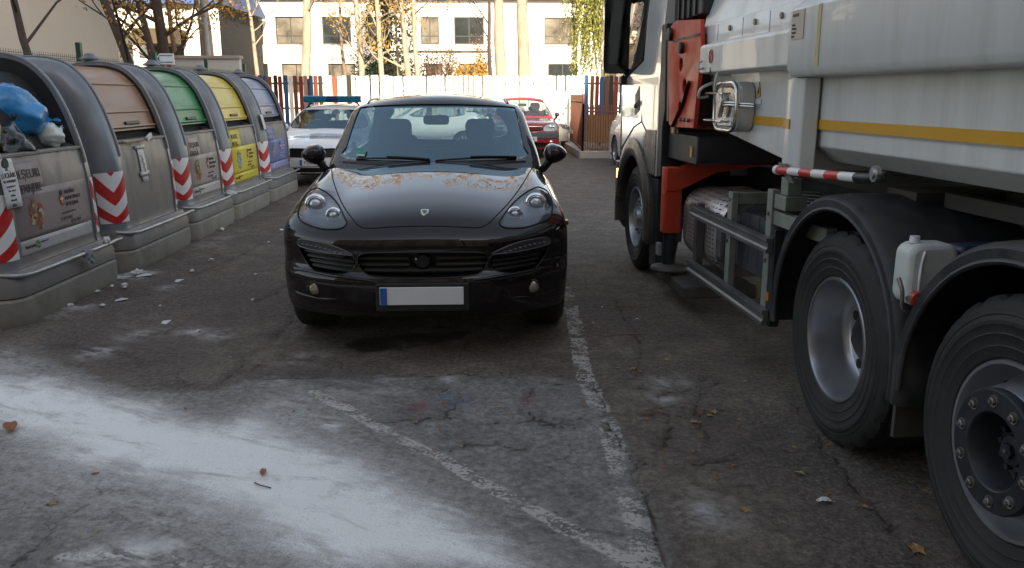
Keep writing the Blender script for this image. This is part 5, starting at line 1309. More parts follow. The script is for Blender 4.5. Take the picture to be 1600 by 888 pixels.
# ================================================================ TIPPER TRUCK with a loading crane (left side faces the parking place)
tk = thing('tipper_truck', 'big white tipper truck with yellow stripe and folded red crane on the right', 'truck', (1.60, 3.77, 0), 2.7)
tw_ = M('truck_white', (.58, .585, .575), .34, var=.05, vs=1.5, coat=.25, dirt=(.34, .32, .28), da=.42, ds=1.6, streak=(3, 3, .35), rv=.06)
cabw_ = M('cab_white', (.66, .66, .65), .14, var=.04, vs=1.5, coat=.9, dirt=(.4, .38, .34), da=.12, ds=3)
red_c = M('crane_red', (.50, .042, .014), .42, var=.15, vs=4, dirt=(.12, .03, .02), da=.45, ds=4, rv=.06)
yel_s = M('reflective_yellow', (.58, .30, .015), .35, var=.12, vs=3, dirt=(.3, .2, .05), da=.3, ds=3)
frame_d = M('chassis_dark', (.014, .014, .015), .6, var=.4, vs=6, dirt=(.05, .045, .04), da=.5, ds=4)
mud_pl = M('mudguard_plastic', (.022, .023, .026), .5, var=.25, vs=6, dirt=(.075, .07, .066), da=.5, ds=3, rv=.08)
rail_a = M('guard_alu', (.16, .155, .155), .42, .5, var=.2, vs=5, dirt=(.09, .075, .065), da=.5, ds=4)
brk = M('bracket_grey_green', (.20, .215, .19), .6, var=.15, vs=6, dirt=(.1, .1, .085), da=.5, ds=5)
inox = M('stainless', (.62, .60, .57), .16, 1., var=.1, vs=6, dirt=(.4, .36, .3), da=.3, ds=5)
rim_a = M('truck_rim', (.42, .43, .45), .32, .85, var=.08, vs=4, dirt=(.25, .24, .23), da=.14, ds=5, rv=.05)
hub_k = M('hub_black', (.014, .017, .022), .42, .0, var=.3, vs=8, dirt=(.045, .042, .04), da=.4, ds=6)
bolt_m = M('bolt_steel', (.22, .21, .20), .5, .8, var=.3, vs=30)
tyre_t = M('truck_tyre', (.013, .0125, .012), .7, var=.3, vs=7, dirt=(.05, .044, .038), da=.4, ds=3.5, bump=.2, bs=50)

# --- tipping body
def ring(prof, ys):
    full = prof + [(2.5 - x, z) for x, z in prof[::-1]]
    return [(x, ys(z), z) for x, z in full]
bd = MB()
pf0 = [(.60, 1.425), (.12, 1.43), (.12, 1.80), (.12, 2.125), (.40, 3.0)]; pf1 = [(.60, 1.26), (.12, 1.265), (.12, 1.80), (.12, 2.125), (.40, 3.0)]
bd.rings([ring(pf0, lambda z: 2.12 + (z - 1.43) * .62), ring(pf1, lambda z: .60)])
pr = [(.62, 1.305), (.25, 1.315), (.14, 1.395), (.14, 1.475), (.128, 1.482), (.128, 1.80), (.10, 2.13), (.10, 3.0)]
bd.rings([ring(pr, lambda z: .596), ring(pr, lambda z: -3.5)])
hop = bd.build('tipping_body', tw_, tk, smooth=25, bevel=.006)
lg = MB(); lg.prism([(-.02, 1.80), (.118, 1.79), (.118, 1.995), (.0, 1.995), (-.02, 1.975)], .60, 2.16, 'y'); lg.build('side_ledge', tw_, tk, bevel=.012)
lg = MB(); lg.prism([(-.025, 1.785), (.0, 1.745), (.126, 1.74), (.126, 2.125), (.05, 2.125), (-.025, 2.075)], -3.5, .62, 'y'); lg.build('side_ledge', tw_, tk, bevel=.012)
fl = MB(); fl.prism([(.05, 1.998), (.117, 1.998), (.117, 2.135), (.06, 2.135), (.05, 2.12)], .625, 2.50, 'y'); fo = fl.build('upper_flange', tw_, tk, bevel=.006)
for y in (2.25, 1.75, 1.3, .9):
    b = MB(); b.lathe([(.001, -.012), (.018, -.012), (.018, .0), (.001, 0)], (.05, y, 2.075), 'x', 8); b.build('bolt', bolt_m, fo)
for y in (2.0, 1.52, 1.08): MB().b2((.0485, y - .003, 2.0), (.0498, y + .003, 2.12)).build('joint', M('joint_grey', (.25, .25, .25), .7), fo)
sp = MB(); sp.prism([(.02, .62), (.06, .80), (.118, .80), (.118, .50), (.04, .53)], 1.27, 1.743, 'z'); so = sp.build('side_stake', tw_, tk, bevel=.012)
MB().prism([(.70, 1.30), (.60, 1.30), (.48, 1.21), (.55, 1.21)], .0, .012, 'x').build('latch_plate', M('worn_steel', (.15, .14, .13), .6, .3, var=.3), tk)
MB().b2((.113, .815, 1.48), (.1175, 1.42, 1.53)).build('reflective_stripe', yel_s, tk); MB().b2((.113, 2.02, 1.48), (.1175, 2.16, 1.53)).build('reflective_stripe', yel_s, tk)
MB().b2((.1225, -3.49, 1.484), (.126, .525, 1.532)).build('reflective_stripe', yel_s, tk)
MB().prism([(.018, .625), (.058, .803), (.054, .806), (.013, .625)], 1.48, 1.53, 'z').build('reflective_stripe', yel_s, tk)
MB().b2((-.0285, .24, 1.79), (-.0255, .275, 2.07)).build('rust_streak', M('rust_streak', (.47, .38, .20), .6, var=.2, vs=10), tk)
# stickers
s1 = MB().b2((-.0295, .43, 1.925), (-.0256, .575, 2.065)).build('label_plate', M('label_beige', (.44, .38, .33), .5, var=.1, vs=12), tk)
for k, (q, zz) in enumerate((('ATENTIE', 2.035), ('MASA', 1.99), ('12500 kg', 1.972), ('VOLUM', 1.953), ('SERIE', 1.935))): text('lettering', q, .020 if k == 0 else .015, M('label_ink', (.2, .06, .05), .6) if k == 0 else ink, s1, (-.0305, .567, zz), (0, -1, 0), (0, 0, 1), .0008, 'LEFT')
MB().prism([(1.355 + .035 * math.cos(a), 1.675 + .06 * math.sin(a)) for a in (R(90), R(210), R(330))], .1135, .1175, 'x').build('warning_triangle', yel_s, tk)
m = MB(); m.prism([(1.36, 1.70), (1.345, 1.665), (1.37, 1.665)], .1115, .1133, 'x'); m.build('warning_mark', ink, tk)
MB().b2((.1135, 1.31, 1.60), (.1170, 1.40, 1.63)).build('small_sticker', plate_w, tk)
m = MB(); m.lathe([(.045, -.002), (.045, -.005), (.033, -.005), (.033, -.002)], (-.02, 1.90, 1.905), 'x', 22); pr_ = m.build('prohibition_ring', M('sign_red', (.42, .04, .03), .5), tk)
MB().box((-.024, 1.90, 1.905), (.002, .012, .085), Matrix.Rotation(R(35), 3, 'X')).build('slash', MATS['sign_red'], pr_)
MB().prism([(1.885, 1.80), (1.915, 1.80), (1.90, 1.835)], -.0245, -.0215, 'x').build('small_mark', ink, tk)
hk = MB(); hk.tube(cr([(-.022, 2.09, 1.885), (-.05, 2.09, 1.86), (-.05, 2.06, 1.83), (-.022, 2.05, 1.835)], 4), .007, 6); hk.build('hook', steel_bar, tk, smooth=60)
hk = MB(); hk.tube(cr([(.10, 2.22, 1.74), (.02, 2.22, 1.70), (.02, 2.26, 1.64), (.09, 2.28, 1.645)], 4), .011, 6); hk.build('hook', tw_, tk, smooth=60)
# --- stainless inspection hatch with its clamp frame
ht = MB(); ht.rings([[(.116, y, z) for y, z in rrect(1.40, 1.84, 1.43, 1.735, .10)], [(.02, y, z) for y, z in rrect(1.40, 1.84, 1.43, 1.735, .10)]]); hto = ht.build('hatch', tw_, tk, smooth=40, bevel=.01)
ht = MB(); ht.rings([[(.018, y, z) for y, z in rrect(1.43, 1.81, 1.455, 1.71, .085)], [(-.004, y, z) for y, z in rrect(1.44, 1.80, 1.465, 1.70, .08)]]); ht.build('hatch_cover', inox, hto, smooth=40)
fr_ = MB(); lp_ = [(.0, y, z) for y, z in rrect(1.405, 1.835, 1.435, 1.73, .10)]; fr_.tube(lp_ + lp_[:2], .013, 8); fr_.build('hatch_frame', inox, hto, smooth=60)
for z in (1.49, 1.665): MB().tube([(.06, 2.02, z), (-.02, 1.98, z), (-.025, 1.60, z)], .009, 8).build('clamp_bar', inox, hto, smooth=60)
for z in (1.585, 1.60): MB().tube([(-.02, 1.66, z), (-.035, 1.45, z + .01), (.08, 1.33, z)], .008, 8).build('clamp_bar', inox, hto, smooth=60)
m = MB(); m.box((-.03, 1.62, 1.585), (.03, .07, .13), Matrix.Rotation(R(30), 3, 'X')); m.box((-.028, 1.66, 1.62), (.03, .05, .09), Matrix.Rotation(R(-35), 3, 'X')); m.build('clamp_lever', inox, hto, bevel=.008)
MB().tube([(-.02, 1.74, 1.80), (-.035, 1.74, 1.74), (-.03, 1.76, 1.68)], .008, 6).build('lock_pin', tw_, hto, smooth=60)
# --- chassis, tanks and everything under the body
ch = MB(); ch.b2((.80, -3.3, .80), (.90, 5.0, 1.08)); ch.b2((1.60, -3.3, .80), (1.70, 5.0, 1.08))
for y in (-2.9, -1.9, -.6, .7, 1.9, 3.0): ch.b2((.902, y - .06, .84), (1.598, y + .06, 1.02))
ch.build('chassis', frame_d, tk)
sf = MB(); sf.b2((.72, -3.4, 1.09), (.94, 2.2, 1.22)); sf.b2((1.56, -3.4, 1.09), (1.78, 2.2, 1.22)); sf.b2((.30, -.15, 1.13), (.718, .10, 1.23)); sf.build('sub_frame', M('subframe_brown', (.045, .038, .032), .7, var=.3), tk)
MB().b2((.40, -3.4, 1.17), (.46, -.2, 1.235)).build('body_rail', M('rail_taupe', (.035, .03, .026), .6, var=.2), tk, smooth=60)
for y, w in ((0, 1.6), (-1.285, 1.6), (4.20, 1.5)): MB().tube([(.35, y, .515), (2.15, y, .515)], .09, 12).build('axle', frame_d, tk, smooth=60)
# battery box, air tank, muffler with a pierced cover
bx = MB(); bx.prism(rrect(1.30, 2.05, .52, .90, .06, 3), .20, .72, 'x'); bo_ = bx.build('battery_box', M('battery_cover', (.05, .052, .058), .5, var=.15, vs=6, dirt=(.09, .08, .075), da=.4, ds=5), tk, smooth=40)
for y in (1.45, 1.62, 1.80): MB().b2((.195, y - .03, .56), (.203, y + .03, .895)).build('cover_rib', MATS['battery_cover'], bo_, bevel=.003)
MB().tube([(.42, 1.0, .55), (.42, 1.28, .55)], .17, 20).build('air_tank', frame_d, tk, smooth=50)
MB().tube([(.30, .55, .66), (.30, 1.25, .66)], .045, 10).build('blue_bottle', M('blue_paint', (.02, .05, .16), .4), tk, smooth=50)
mf_m = M('muffler_steel', (.62, .56, .52), .42, .35, var=.15, vs=5, dirt=(.26, .2, .16), da=.4, ds=4)
def pierced(m):
    B = NB(m); b = B.N['Principled BSDF']; tc = B.N.new('ShaderNodeTexCoord'); sx = B.N.new('ShaderNodeSeparateXYZ'); B.L.new(tc.outputs['Object'], sx.inputs[0])
    def cell(v, n): return B.m('SUBTRACT', B.m('FRACT', B.m('MULTIPLY', v, n)), .5)
    a = cell(B.m('ADD', sx.outputs[1], B.m('MULTIPLY', sx.outputs[0], .7)), 24.0); c = cell(B.m('ADD', sx.outputs[2], B.m('MULTIPLY', sx.outputs[0], .2)), 30.0)
    d = B.m('ADD', B.m('MULTIPLY', a, a), B.m('MULTIPLY', B.m('MULTIPLY', c, c), 2.2)); h = B.ss(d, .09, .06)
    band = B.m('GREATER_THAN', B.m('FRACT', B.m('MULTIPLY', sx.outputs[1], 4.2)), .24); h = B.m('MULTIPLY', h, band)
    prev = b.inputs['Base Color'].links[0].from_socket; B.L.new(B.mix(h, prev, (.012, .011, .01)), b.inputs['Base Color'])
    B.L.new(B.m('SUBTRACT', .65, B.m('MULTIPLY', h, .65)), b.inputs['Metallic'])
pierced(mf_m)
mu = MB(); mu.rings([[(x, y, z) for x, z in rrect(.16 + e, .80, .36, .93 - e, .17, 6)] for y, e in ((2.18, .05), (2.22, .01), (2.30, .0), (2.95, .0), (3.03, .01), (3.08, .05))]); muo = mu.build('muffler', mf_m, tk, smooth=50)
mp = MB(); mp.rings([[(x, y, z) for x, z in rrect(.17, .80, .37, .92, .17, 6)] for y in (2.06, 2.17)]); mp.build('end_cap', M('polished_cap', (.55, .55, .56), .22, .9), muo, smooth=50)
MB().b2((.02, 2.4, .12), (.60, 3.25, .22)).build('lower_box', M('step_box', (.06, .058, .055), .7, var=.2, dirt=(.1, .09, .08), da=.5), tk, bevel=.02)
# side guard
gd = thing  # (names only)
for z0, z1 in ((.765, .85), (.335, .425)):
    g = MB(); zc = (z0 + z1) / 2; g.prism([(.045, z0), (.085, z0), (.085, z1), (.045, z1), (.045, z1 - .02), (.056, zc + .012), (.056, zc - .012), (.045, z0 + .02)], .90, 2.46, 'y'); g.build('guard_rail', rail_a, tk)
for y, z1, mt in ((2.43, .86, frame_d), (.925, .90, frame_d)): MB().b2((.09, y - .035, .325), (.15, y + .035, z1)).build('guard_post', rail_a if y > 2 else mt, tk, bevel=.005)
for y in (1.70, 1.02):
    p = MB(); p.b2((.095, y - .04, .34), (.14, y + .04, 1.03 if y > 1.5 else 1.12)); p.b2((.141, y - .035, .95), (.70, y + .035, 1.025)); p.prism([(.141, .948), (.141, .86), (.26, .948)], y - .012, y + .012, 'y'); o_ = p.build('support_bracket', brk, tk, bevel=.004)
    for zz in (.70, .80, .98):
        b = MB(); b.lathe([(.001, -.01), (.013, -.01), (.013, 0), (.001, 0)], (.094, y, zz), 'x', 6); b.build('bolt', bolt_m, o_)
p = MB(); p.b2((.10, .80, 1.02), (.22, .96, 1.10)); p.b2((.12, .83, 1.103), (.20, .93, 1.20)); p.b2((.06, .70, 1.205), (.10, .74, 1.27)); p.b2((.11, .30, .92), (.17, .985, 1.0)); p.build('upper_bracket', brk, tk, bevel=.004)
m = MB(); m.box((.088, .93, .50), (.01, .03, .05)); m.build('side_marker', M('amber_lens', (.5, .16, .02), .3), tk)
hs_ = MB()
for k in range(5): hs_.tube(cr([(.55, 2.0 - .05 * k, 1.02), (.40, 1.4, .98 + .015 * k), (.42, .9, 1.0 + .02 * k), (.5, .3, 1.05)], 6), .012, 6)
hs_.build('air_hose', blk_pl, tk, smooth=60)
# red and white folded bar
st_m = stripe_mat('bar_red_white', 'band', (.48, .03, .025), (.68, .68, .68), rough=.4)
bar = MB(); n = 40; rows = []
for k in range(13):
    a = 2 * math.pi * k / 12; rows.append([(-.005 + .021 * math.cos(a), .66 - .85 * i / n, 1.262 + .042 * i / n + .021 * math.sin(a)) for i in range(n + 1)])
bar.grid(rows, True)
for f, c in list(bar.uv.items()): bar.uv[f] = [(u * 3.0 + .0, v) for u, v in c]
bo_ = bar.build('striped_bar', st_m, tk, smooth=60); MB().tube([(-.005, .70, 1.262), (-.005, .661, 1.262)], .025, 12).build('bar_end', plate_w, bo_, smooth=50)
MB().tube([(-.005, -.191, 1.304), (-.005, -.30, 1.31), (.02, -.40, 1.33)], .022, 10).build('bar_arm', blk_pl, bo_, smooth=50)
b = MB(); b.lathe([(.001, -.03), (.018, -.03), (.022, -.02), (.034, -.02), (.034, .0), (.001, 0)], (.0, -.36, 1.335), 'x', 14); b.build('pivot_bolt', satin, bo_, smooth=40)
# --- mudguards
def mudguard(yc, a0, a1, tail=0., name='mudguard'):
    m = MB(); n = 30; rows_o = []; x0, x1 = .0, .64; prof = [(x0, -.035), (x0 - .004, 0.0), (x0 + .02, .022), (x0 + .10, .028), (x1, .028), (x1, .010), (x0 + .10, .010), (x0 + .03, .004), (x0 + .02, -.035)]
    rg_ = []
    for i in range(n + 1):
        a = R(a0 + (a1 - a0) * i / n); r_ = .655; rg_.append([(x, yc + (r_ + d) * math.cos(a), .525 + (r_ + d) * math.sin(a)) for x, d in prof])
    m.rings(rg_); o = m.build(name, mud_pl, tk, smooth=40)
    e = MB(); e.tube([(x0 + .004, yc + .612 * math.cos(R(a0 + (a1 - a0) * i / n)), .525 + .612 * math.sin(R(a0 + (a1 - a0) * i / n))) for i in range(n + 1)], .012, 6); e.build('edge_bead', mud_pl, o, smooth=60)
    return o
m1 = mudguard(0, -8, 188); m2 = mudguard(-1.285, -2, 190)
f = MB(); f.b2((.03, -.625, .28), (.60, -.605, .48)); f.build('mud_flap', M('flap_rubber', (.05, .046, .042), .85, var=.2, dirt=(.12, .1, .085), da=.5), tk)
# dark wing top filling between the guards and the body
MB().b2((.66, -3.0, .70), (.79, 1.0, 1.08)).build('inner_guard', frame_d, tk)
t_ = MB(); t_.prism([(.35, .95), (.25, 1.155), (-.62, 1.175), (-1.5, 1.19), (-1.6, 1.0), (-.64, .80)], .655, .66, 'x'); t_.build('guard_backplate', mud_pl, tk)
bt = MB(); bt.b2((.20, -.66, .74), (.24, -.62, 1.04)); bt.b2((.15, -.78, .70), (.75, -.52, .735)); bt.build('guard_bracket', blk_pl, tk)
# water canister between the guards
cn = MB(); cn.prism(rrect(-.015, .185, .85, 1.095, .05), -.69, -.57, 'y'); co_ = cn.build('water_canister', M('canister_plastic', (.52, .55, .54), .35, var=.1, vs=6, dirt=(.3, .29, .26), da=.4, ds=5), tk, smooth=40, bevel=.02)
cb2 = MB(); cb2.prism(rrect(.19, .50, .86, 1.085, .03), -.68, -.575, 'y'); lb_ = cb2.build('label_box', M('label_navy', (.02, .03, .07), .4, var=.2), co_, smooth=40, bevel=.01)
for k_, (x_, z_, w_, h_) in enumerate(((.24, 1.0, .03, .04), (.285, 1.015, .03, .05), (.33, 1.0, .02, .05), (.26, .955, .05, .02))): MB().b2((x_ - w_ / 2, -.684, z_ - h_ / 2), (x_ + w_ / 2, -.681, z_ + h_ / 2)).build('label_print', M('label_green', (.05, .30, .06), .4) if k_ != 2 else plate_w, lb_)
MB().lathe([(.001, .025), (.018, .025), (.02, .0)], (.03, -.63, 1.095), 'z', 14).build('filler_cap', plate_w, co_, smooth=40)
MB().tube([(.02, -.69, .90), (-.02, -.72, .89)], .016, 8).build('tap', steel_bar, co_, smooth=50)
MB().lathe([(.001, -.018), (.026, -.018), (.03, 0), (.026, .018), (.001, .018)], (.01, -.715, .89), 'y', 12).build('red_valve', M('valve_red', (.45, .05, .02), .4), co_, smooth=40)
MB().tube(cr([(-.06, -.70, .97), (-.05, -.72, .92), (-.04, -.71, .86), (-.01, -.70, .83)], 5), .008, 6).build('tap_lever', satin, co_, smooth=60)
MB().tube(cr([(.03, -.694, .91), (.025, -.70, .96), (.03, -.695, 1.02), (.04, -.694, 1.07)], 5), .006, 6).build('level_tube', plate_w, co_, smooth=60)

# --- wheels
def ttyre(parent, x, y, r, w, nm='wheel'):
    """tyre with lugged shoulders, outer face towards -x"""
    h = w / 2; m = MB(); n = 120; prof = [(.585, .93, 0), (.60, 1.0, 0), (.66, 1.045, 0), (.668, 1.06, 0), (.676, 1.045, 0), (.74, 1.07, 0), (.748, 1.09, 0), (.756, 1.07, 0), (.80, 1.08, 0), (.81, 1.105, 0), (.835, 1.105, 0), (.845, 1.07, 0), (.87, 1.05, 0), (.876, 1.065, 0), (.884, 1.04, 0), (.90, 1.03, 0), (.945, .97, 0), (.975, .90, 1), (1.0, .80, 1), (1.0, .62, 1), (.972, .60, 0), (.972, .56, 0), (1, .54, 0), (1, .22, 0), (.975, .20, 0), (.975, .14, 0), (1, .12, 0)]
    prof = prof + [(a, -b, c) for a, b, c in prof[::-1]]; rg_ = []
    for a, b, lug in prof:
        ring_ = []
        for k in range(n):
            t_ = 2 * math.pi * k / n; rr_ = r * a * (1 - (.028 if lug and k % 5 == 0 else 0)); ring_.append((-b * h, rr_ * math.cos(t_), rr_ * math.sin(t_)))
        rg_.append(ring_)
    m.rings(rg_, False); o = m.build(nm, tyre_t, parent, smooth=35); o.location = (x, y, r); return o
def boltring(par, x, rad, n, s, mat=bolt_m, cup=True):
    for k in range(n):
        a = 2 * math.pi * (k + .3) / n; c = (x, rad * math.cos(a), rad * math.sin(a)); m = MB()
        if cup: m.lathe([(s * 1.55, .002), (s * 1.5, -.004), (s * 1.1, -.003)], c, 'x', 14)
        m.lathe([(s, 0), (s, -.011), (s * .6, -.013), (s * .55, -.018), (.001, -.018)], c, 'x', 6); m.build('wheel_nut', mat, par, smooth=30)
rT = .515
# middle axle: dual wheels, deep dished rim
w1 = ttyre(tk, .20, 0, rT, .30); ttyre(tk, .545, 0, rT, .30)
m = MB(); R_ = rT * .585; m.lathe([(R_, -.142), (R_ - .005, -.150), (R_ - .016, -.150), (R_ - .022, -.135), (R_ - .026, -.10), (R_ - .034, -.05), (R_ - .040, .01), (R_ - .05, .045), (.24, .055), (.18, .056), (.14, .045), (.115, .05)], (0, 0, 0), 'x', 60); r1_ = m.build('rim', rim_a, w1, smooth=40)
for k in range(10):
    a = 2 * math.pi * (k + .5) / 10; h = MB(); h.lathe([(.001, -.002), (.026, -.002), (.024, .004)], (.0515, .205 * math.cos(a), .205 * math.sin(a)), 'x', 16); h.build('vent_hole', bin_dk, r1_)
m = MB(); m.lathe([(.118, .049), (.11, .0), (.09, -.015), (.05, -.02), (.001, -.02)], (0, 0, 0), 'x', 30); h1 = m.build('hub', hub_k, w1, smooth=40); boltring(r1_, .054, .148, 10, .013)
# rear axle wheel: protruding black hub with ten nuts
w2 = ttyre(tk, .19, -1.285, rT, .31); ttyre(tk, .545, -1.285, rT, .30)
m = MB(); m.lathe([(R_, -.147), (R_ - .004, -.156), (R_ - .016, -.156), (R_ - .022, -.14), (R_ - .028, -.09), (R_ - .045, -.045), (R_ - .065, -.075), (.212, -.165), (.206, -.175)], (0, 0, 0), 'x', 60); r2_ = m.build('rim', rim_a, w2, smooth=40)
for k in range(8):
    a = 2 * math.pi * (k + .2) / 8; h = MB(); e1, e2 = .036, .018; c_ = Vector((-.110, .2255 * math.cos(a), .2255 * math.sin(a))); tv = Vector((0, -math.sin(a), math.cos(a))); rv_ = Vector((-.91, math.cos(a) * -.40, math.sin(a) * -.40)).normalized(); h.add([tuple(c_ + tv * e1 * math.cos(q * .5236) + rv_ * e2 * math.sin(q * .5236) + Vector((-.003, 0, 0))) for q in range(12)], [tuple(range(12))]); h.build('vent_hole', bin_dk, r2_, solid=.004)
m = MB(); m.lathe([(.208, -.172), (.208, -.198), (.202, -.206), (.132, -.206), (.126, -.20), (.118, -.13), (.108, -.10), (.06, -.095), (.05, -.14), (.03, -.145), (.001, -.145)], (0, 0, 0), 'x', 40); h2 = m.build('hub', hub_k, w2, smooth=40); boltring(h2, -.206, .168, 10, .0135)
for k in range(12):
    a = 2 * math.pi * k / 12; b = MB(); b.lathe([(.011, .0), (.011, -.02), (.001, -.02)], (-.099, .088 * math.cos(a), .088 * math.sin(a)), 'x', 6); b.build('hub_bolt', hub_k, h2)
b = MB(); b.lathe([(.028, -.144), (.028, -.16), (.001, -.16)], (0, 0, 0), 'x', 6); b.build('hub_nut', hub_k, h2); b = MB(); b.lathe([(.007, -.161), (.007, -.164), (.001, -.164)], (0, 0, 0), 'x', 8); b.build('hub_pin', bolt_m, h2)
# front wheel
w3 = ttyre(tk, .19, 4.20, .505, .31)
m = MB(); R3 = .505 * .585; m.lathe([(R3, -.147), (R3 - .004, -.158), (R3 - .016, -.158), (R3 - .022, -.14), (R3 - .03, -.06), (R3 - .075, -.05), (.20, -.10), (.19, -.118), (.10, -.118), (.09, -.16), (.001, -.165)], (0, 0, 0), 'x', 48); r3_ = m.build('rim', rim_a, w3, smooth=40); boltring(r3_, -.118, .15, 10, .014)
for x_, y_, r_ in ((2.31, 4.20, .505), (2.30, 0, rT), (1.955, 0, rT), (2.31, -1.285, rT), (1.955, -1.285, rT)): ttyre(tk, x_, y_, r_, .30)

# --- cab
cb = MB(); rs = []
for z, e, yf in ((.98, .0, 5.10), (1.35, .0, 5.12), (1.75, .0, 5.10), (2.3, .03, 5.02), (2.9, .09, 4.86), (3.15, .15, 4.75)): rs.append([(x, max(y, 3.33), z) for x, y in rrect(.0 + e, 2.5 - e, 3.03, yf, .28, 6)])
cb.rings(rs); cab = cb.build('cab', cabw_, tk, smooth=35)
q = [(3.98, 1.97), (4.62, 1.84), (4.86, 1.90), (4.92, 2.05), (4.80, 2.85), (3.98, 2.85)]
boolean(cab, [MB().prism(q, -.1, .30, 'x'), MB().lathe([(.001, -.2), (.62, -.2), (.62, .55), (.001, .55)], (0, 4.20, .52), 'x', 40, cap=True)])
cab.data.polygons.foreach_set('use_smooth', [True] * len(cab.data.polygons)); cab.data.set_sharp_from_angle(angle=R(35))
def xc(z): return .0 if z < 1.75 else (z - 1.75) / .55 * .03 if z < 2.3 else .03 + (z - 2.3) * .1
MB().add([(xc(z) + .012, y, z) for y, z in q], [tuple(range(len(q)))]).build('side_window', glass('cab_glass', (.30, .33, .34), .1), cab, fix=False)
fr_ = MB(); fr_.tube([(xc(z) - .001, y, z) for y, z in q + q[:2]], .016, 6); fr_.build('window_seal', blk_pl, cab, smooth=60)
MB().b2((.32, 3.95, 1.84), (.33, 4.95, 2.86)).build('cab_interior', dark_int, cab)
for a in ([(3.93, 3.0), (3.93, 1.42), (3.70, 1.33)], [(4.82, 1.86), (4.82, 1.05)], [(3.93, 1.42), (4.25, 1.36), (4.80, 1.12)]): MB().tube([(xc(z) - .0005, y, z) for y, z in a], .006, 5).build('door_gap', seam, cab)
hd = MB(); hd.prism([(4.02, 1.52), (4.22, 1.47), (4.22, 1.66), (4.05, 1.74)], -.003, .012, 'x'); ho = hd.build('door_handle', blk_pl, cab); MB().tube([(-.012, 4.05, 1.60), (-.022, 4.12, 1.57), (-.012, 4.19, 1.545)], .011, 8).build('grip', satin, ho, smooth=60)
# wing over the front wheel
wg = MB(); rgw = []
for i in range(25):
    a = R(-12 + 204 * i / 24); rgw.append([(x, 4.20 + r_ * math.cos(a), .52 + r_ * math.sin(a)) for x, r_ in ((-.012, .575), (-.035, .60), (-.04, .66), (-.02, .74), (.0, .745), (.30, .70), (.30, .585), (.02, .575))])
wg.rings(rgw); wgo = wg.build('wheel_arch', M('arch_plastic', (.075, .066, .058), .30, var=.15, vs=4, dirt=(.12, .1, .085), da=.3, ds=4), tk, smooth=40)
MB().prism([(3.36, .98), (3.36, 1.37), (3.72, 1.36), (3.86, 1.22), (3.70, .98)], -.006, .10, 'x').build('rear_wing_panel', MATS['arch_plastic'], wgo, bevel=.01)
MB().b2((.03, 3.36, .16), (.10, 3.60, .95)).build('rear_mud_flap', M('flap_blue_black', (.02, .024, .03), .55, var=.2, dirt=(.06, .055, .05), da=.5), tk, bevel=.01)
bp_ = MB(); bp_.rings([[(x, y, z) for x, y in rrect(-.01 + e, 2.51 - e, 4.70, 5.22 - e, .22, 5)] for z, e in ((.30, .08), (.40, .02), (.75, .0), (.985, .0))]); bp_.build('bumper', M('bumper_dark', (.018, .018, .02), .4, var=.2, dirt=(.05, .045, .04), da=.4), tk, smooth=40)
MB().box((-.016, 4.86, .87), (.02, .06, .10)).build('marker_lamp', M('lit_amber', (1.0, .42, .10), .3, emit=3.0), tk, bevel=.008)
# big rear-view mirror on arms
mr = MB(); mr.rings([[(x, y, z) for x, z in rrect(-.25 + e, .0 - e, 1.86 + e, 2.66 - e, .06)] for y, e in ((4.55, .0), (4.62, .0), (4.70, .04), (4.73, .09))]); mo = mr.build('wing_mirror', blk_gloss, tk, smooth=40)
MB().prism(rrect(-.225, -.03, 1.95, 2.62, .04), 4.543, 4.547, 'y').build('mirror_glass', M('mirror_silver', (.10, .11, .11), .05, 1., var=.02), mo)
for z in (1.90, 2.60): MB().tube([(-.06, 4.66, z), (.10, 4.80, z - .04)], .03, 8).build('mirror_arm', blk_pl, mo, smooth=50)
MB().box((.0, 4.70, 1.80), (.11, .12, .09)).build('arm_foot', blk_pl, mo, bevel=.02)
# dark ribbed panel behind the cab
dp_ = MB(); dp_.b2((.10, 2.55, 2.23), (2.4, 3.325, 3.1)); dpo = dp_.build('rear_fairing', M('fairing_dark', (.022, .022, .026), .5, var=.2, vs=3), tk, bevel=.02)
for y in (2.7, 2.85, 3.0, 3.15): MB().b2((.085, y - .012, 2.24), (.098, y + .012, 3.08)).build('rib', MATS['fairing_dark'], dpo)
MB().prism([(3.32, .99), (3.32, 2.22), (3.18, 2.22), (3.12, 1.55), (3.18, 1.40), (3.18, .99)], .0, .60, 'x').build('side_fairing', MATS['fairing_dark'], tk, bevel=.01)
# --- folded crane: pierced red plates, boom foot, outrigger
pt = [(3.10, 2.10), (3.03, 2.19), (2.90, 2.215), (2.25, 2.17), (2.20, 1.97), (2.30, 1.42), (2.90, 1.41), (2.98, 1.43)]
cp = MB(); cp.prism(pt, .0, .03, 'x'); crp = cp.build('crane_plate', red_c, tk, bevel=.004)
holes = []
for y, z, r_ in ((2.58, 1.72, .055), (2.70, 1.88, .052), (2.68, 1.565, .045)): holes.append(MB().lathe([(.001, 0), (r_, 0), (r_, .1), (.001, .1)], (-.04, y, z), 'x', 24, cap=True))
boolean(crp, holes)
md_ = crp.modifiers.new('b', 'BEVEL'); md_.width = .004; md_.segments = 2; md_.limit_method = 'ANGLE'
MB().prism([(a + .18, b - .02) for a, b in pt], .22, .25, 'x').build('crane_plate', red_c, tk, bevel=.004)
m = MB(); m.tube([(p[0], p[1], p[2]) for p in [(.012, 3.05, 1.45), (.012, 3.115, 2.08)]], .012, 6); m.build('plate_edge', M('worn_edge', (.36, .30, .25), .6), crp, smooth=60)
MB().b2((.04, 2.35, 1.45), (.21, 2.9, 2.05)).build('boom_foot', M('boom_dark', (.04, .022, .02), .6, var=.3), tk)
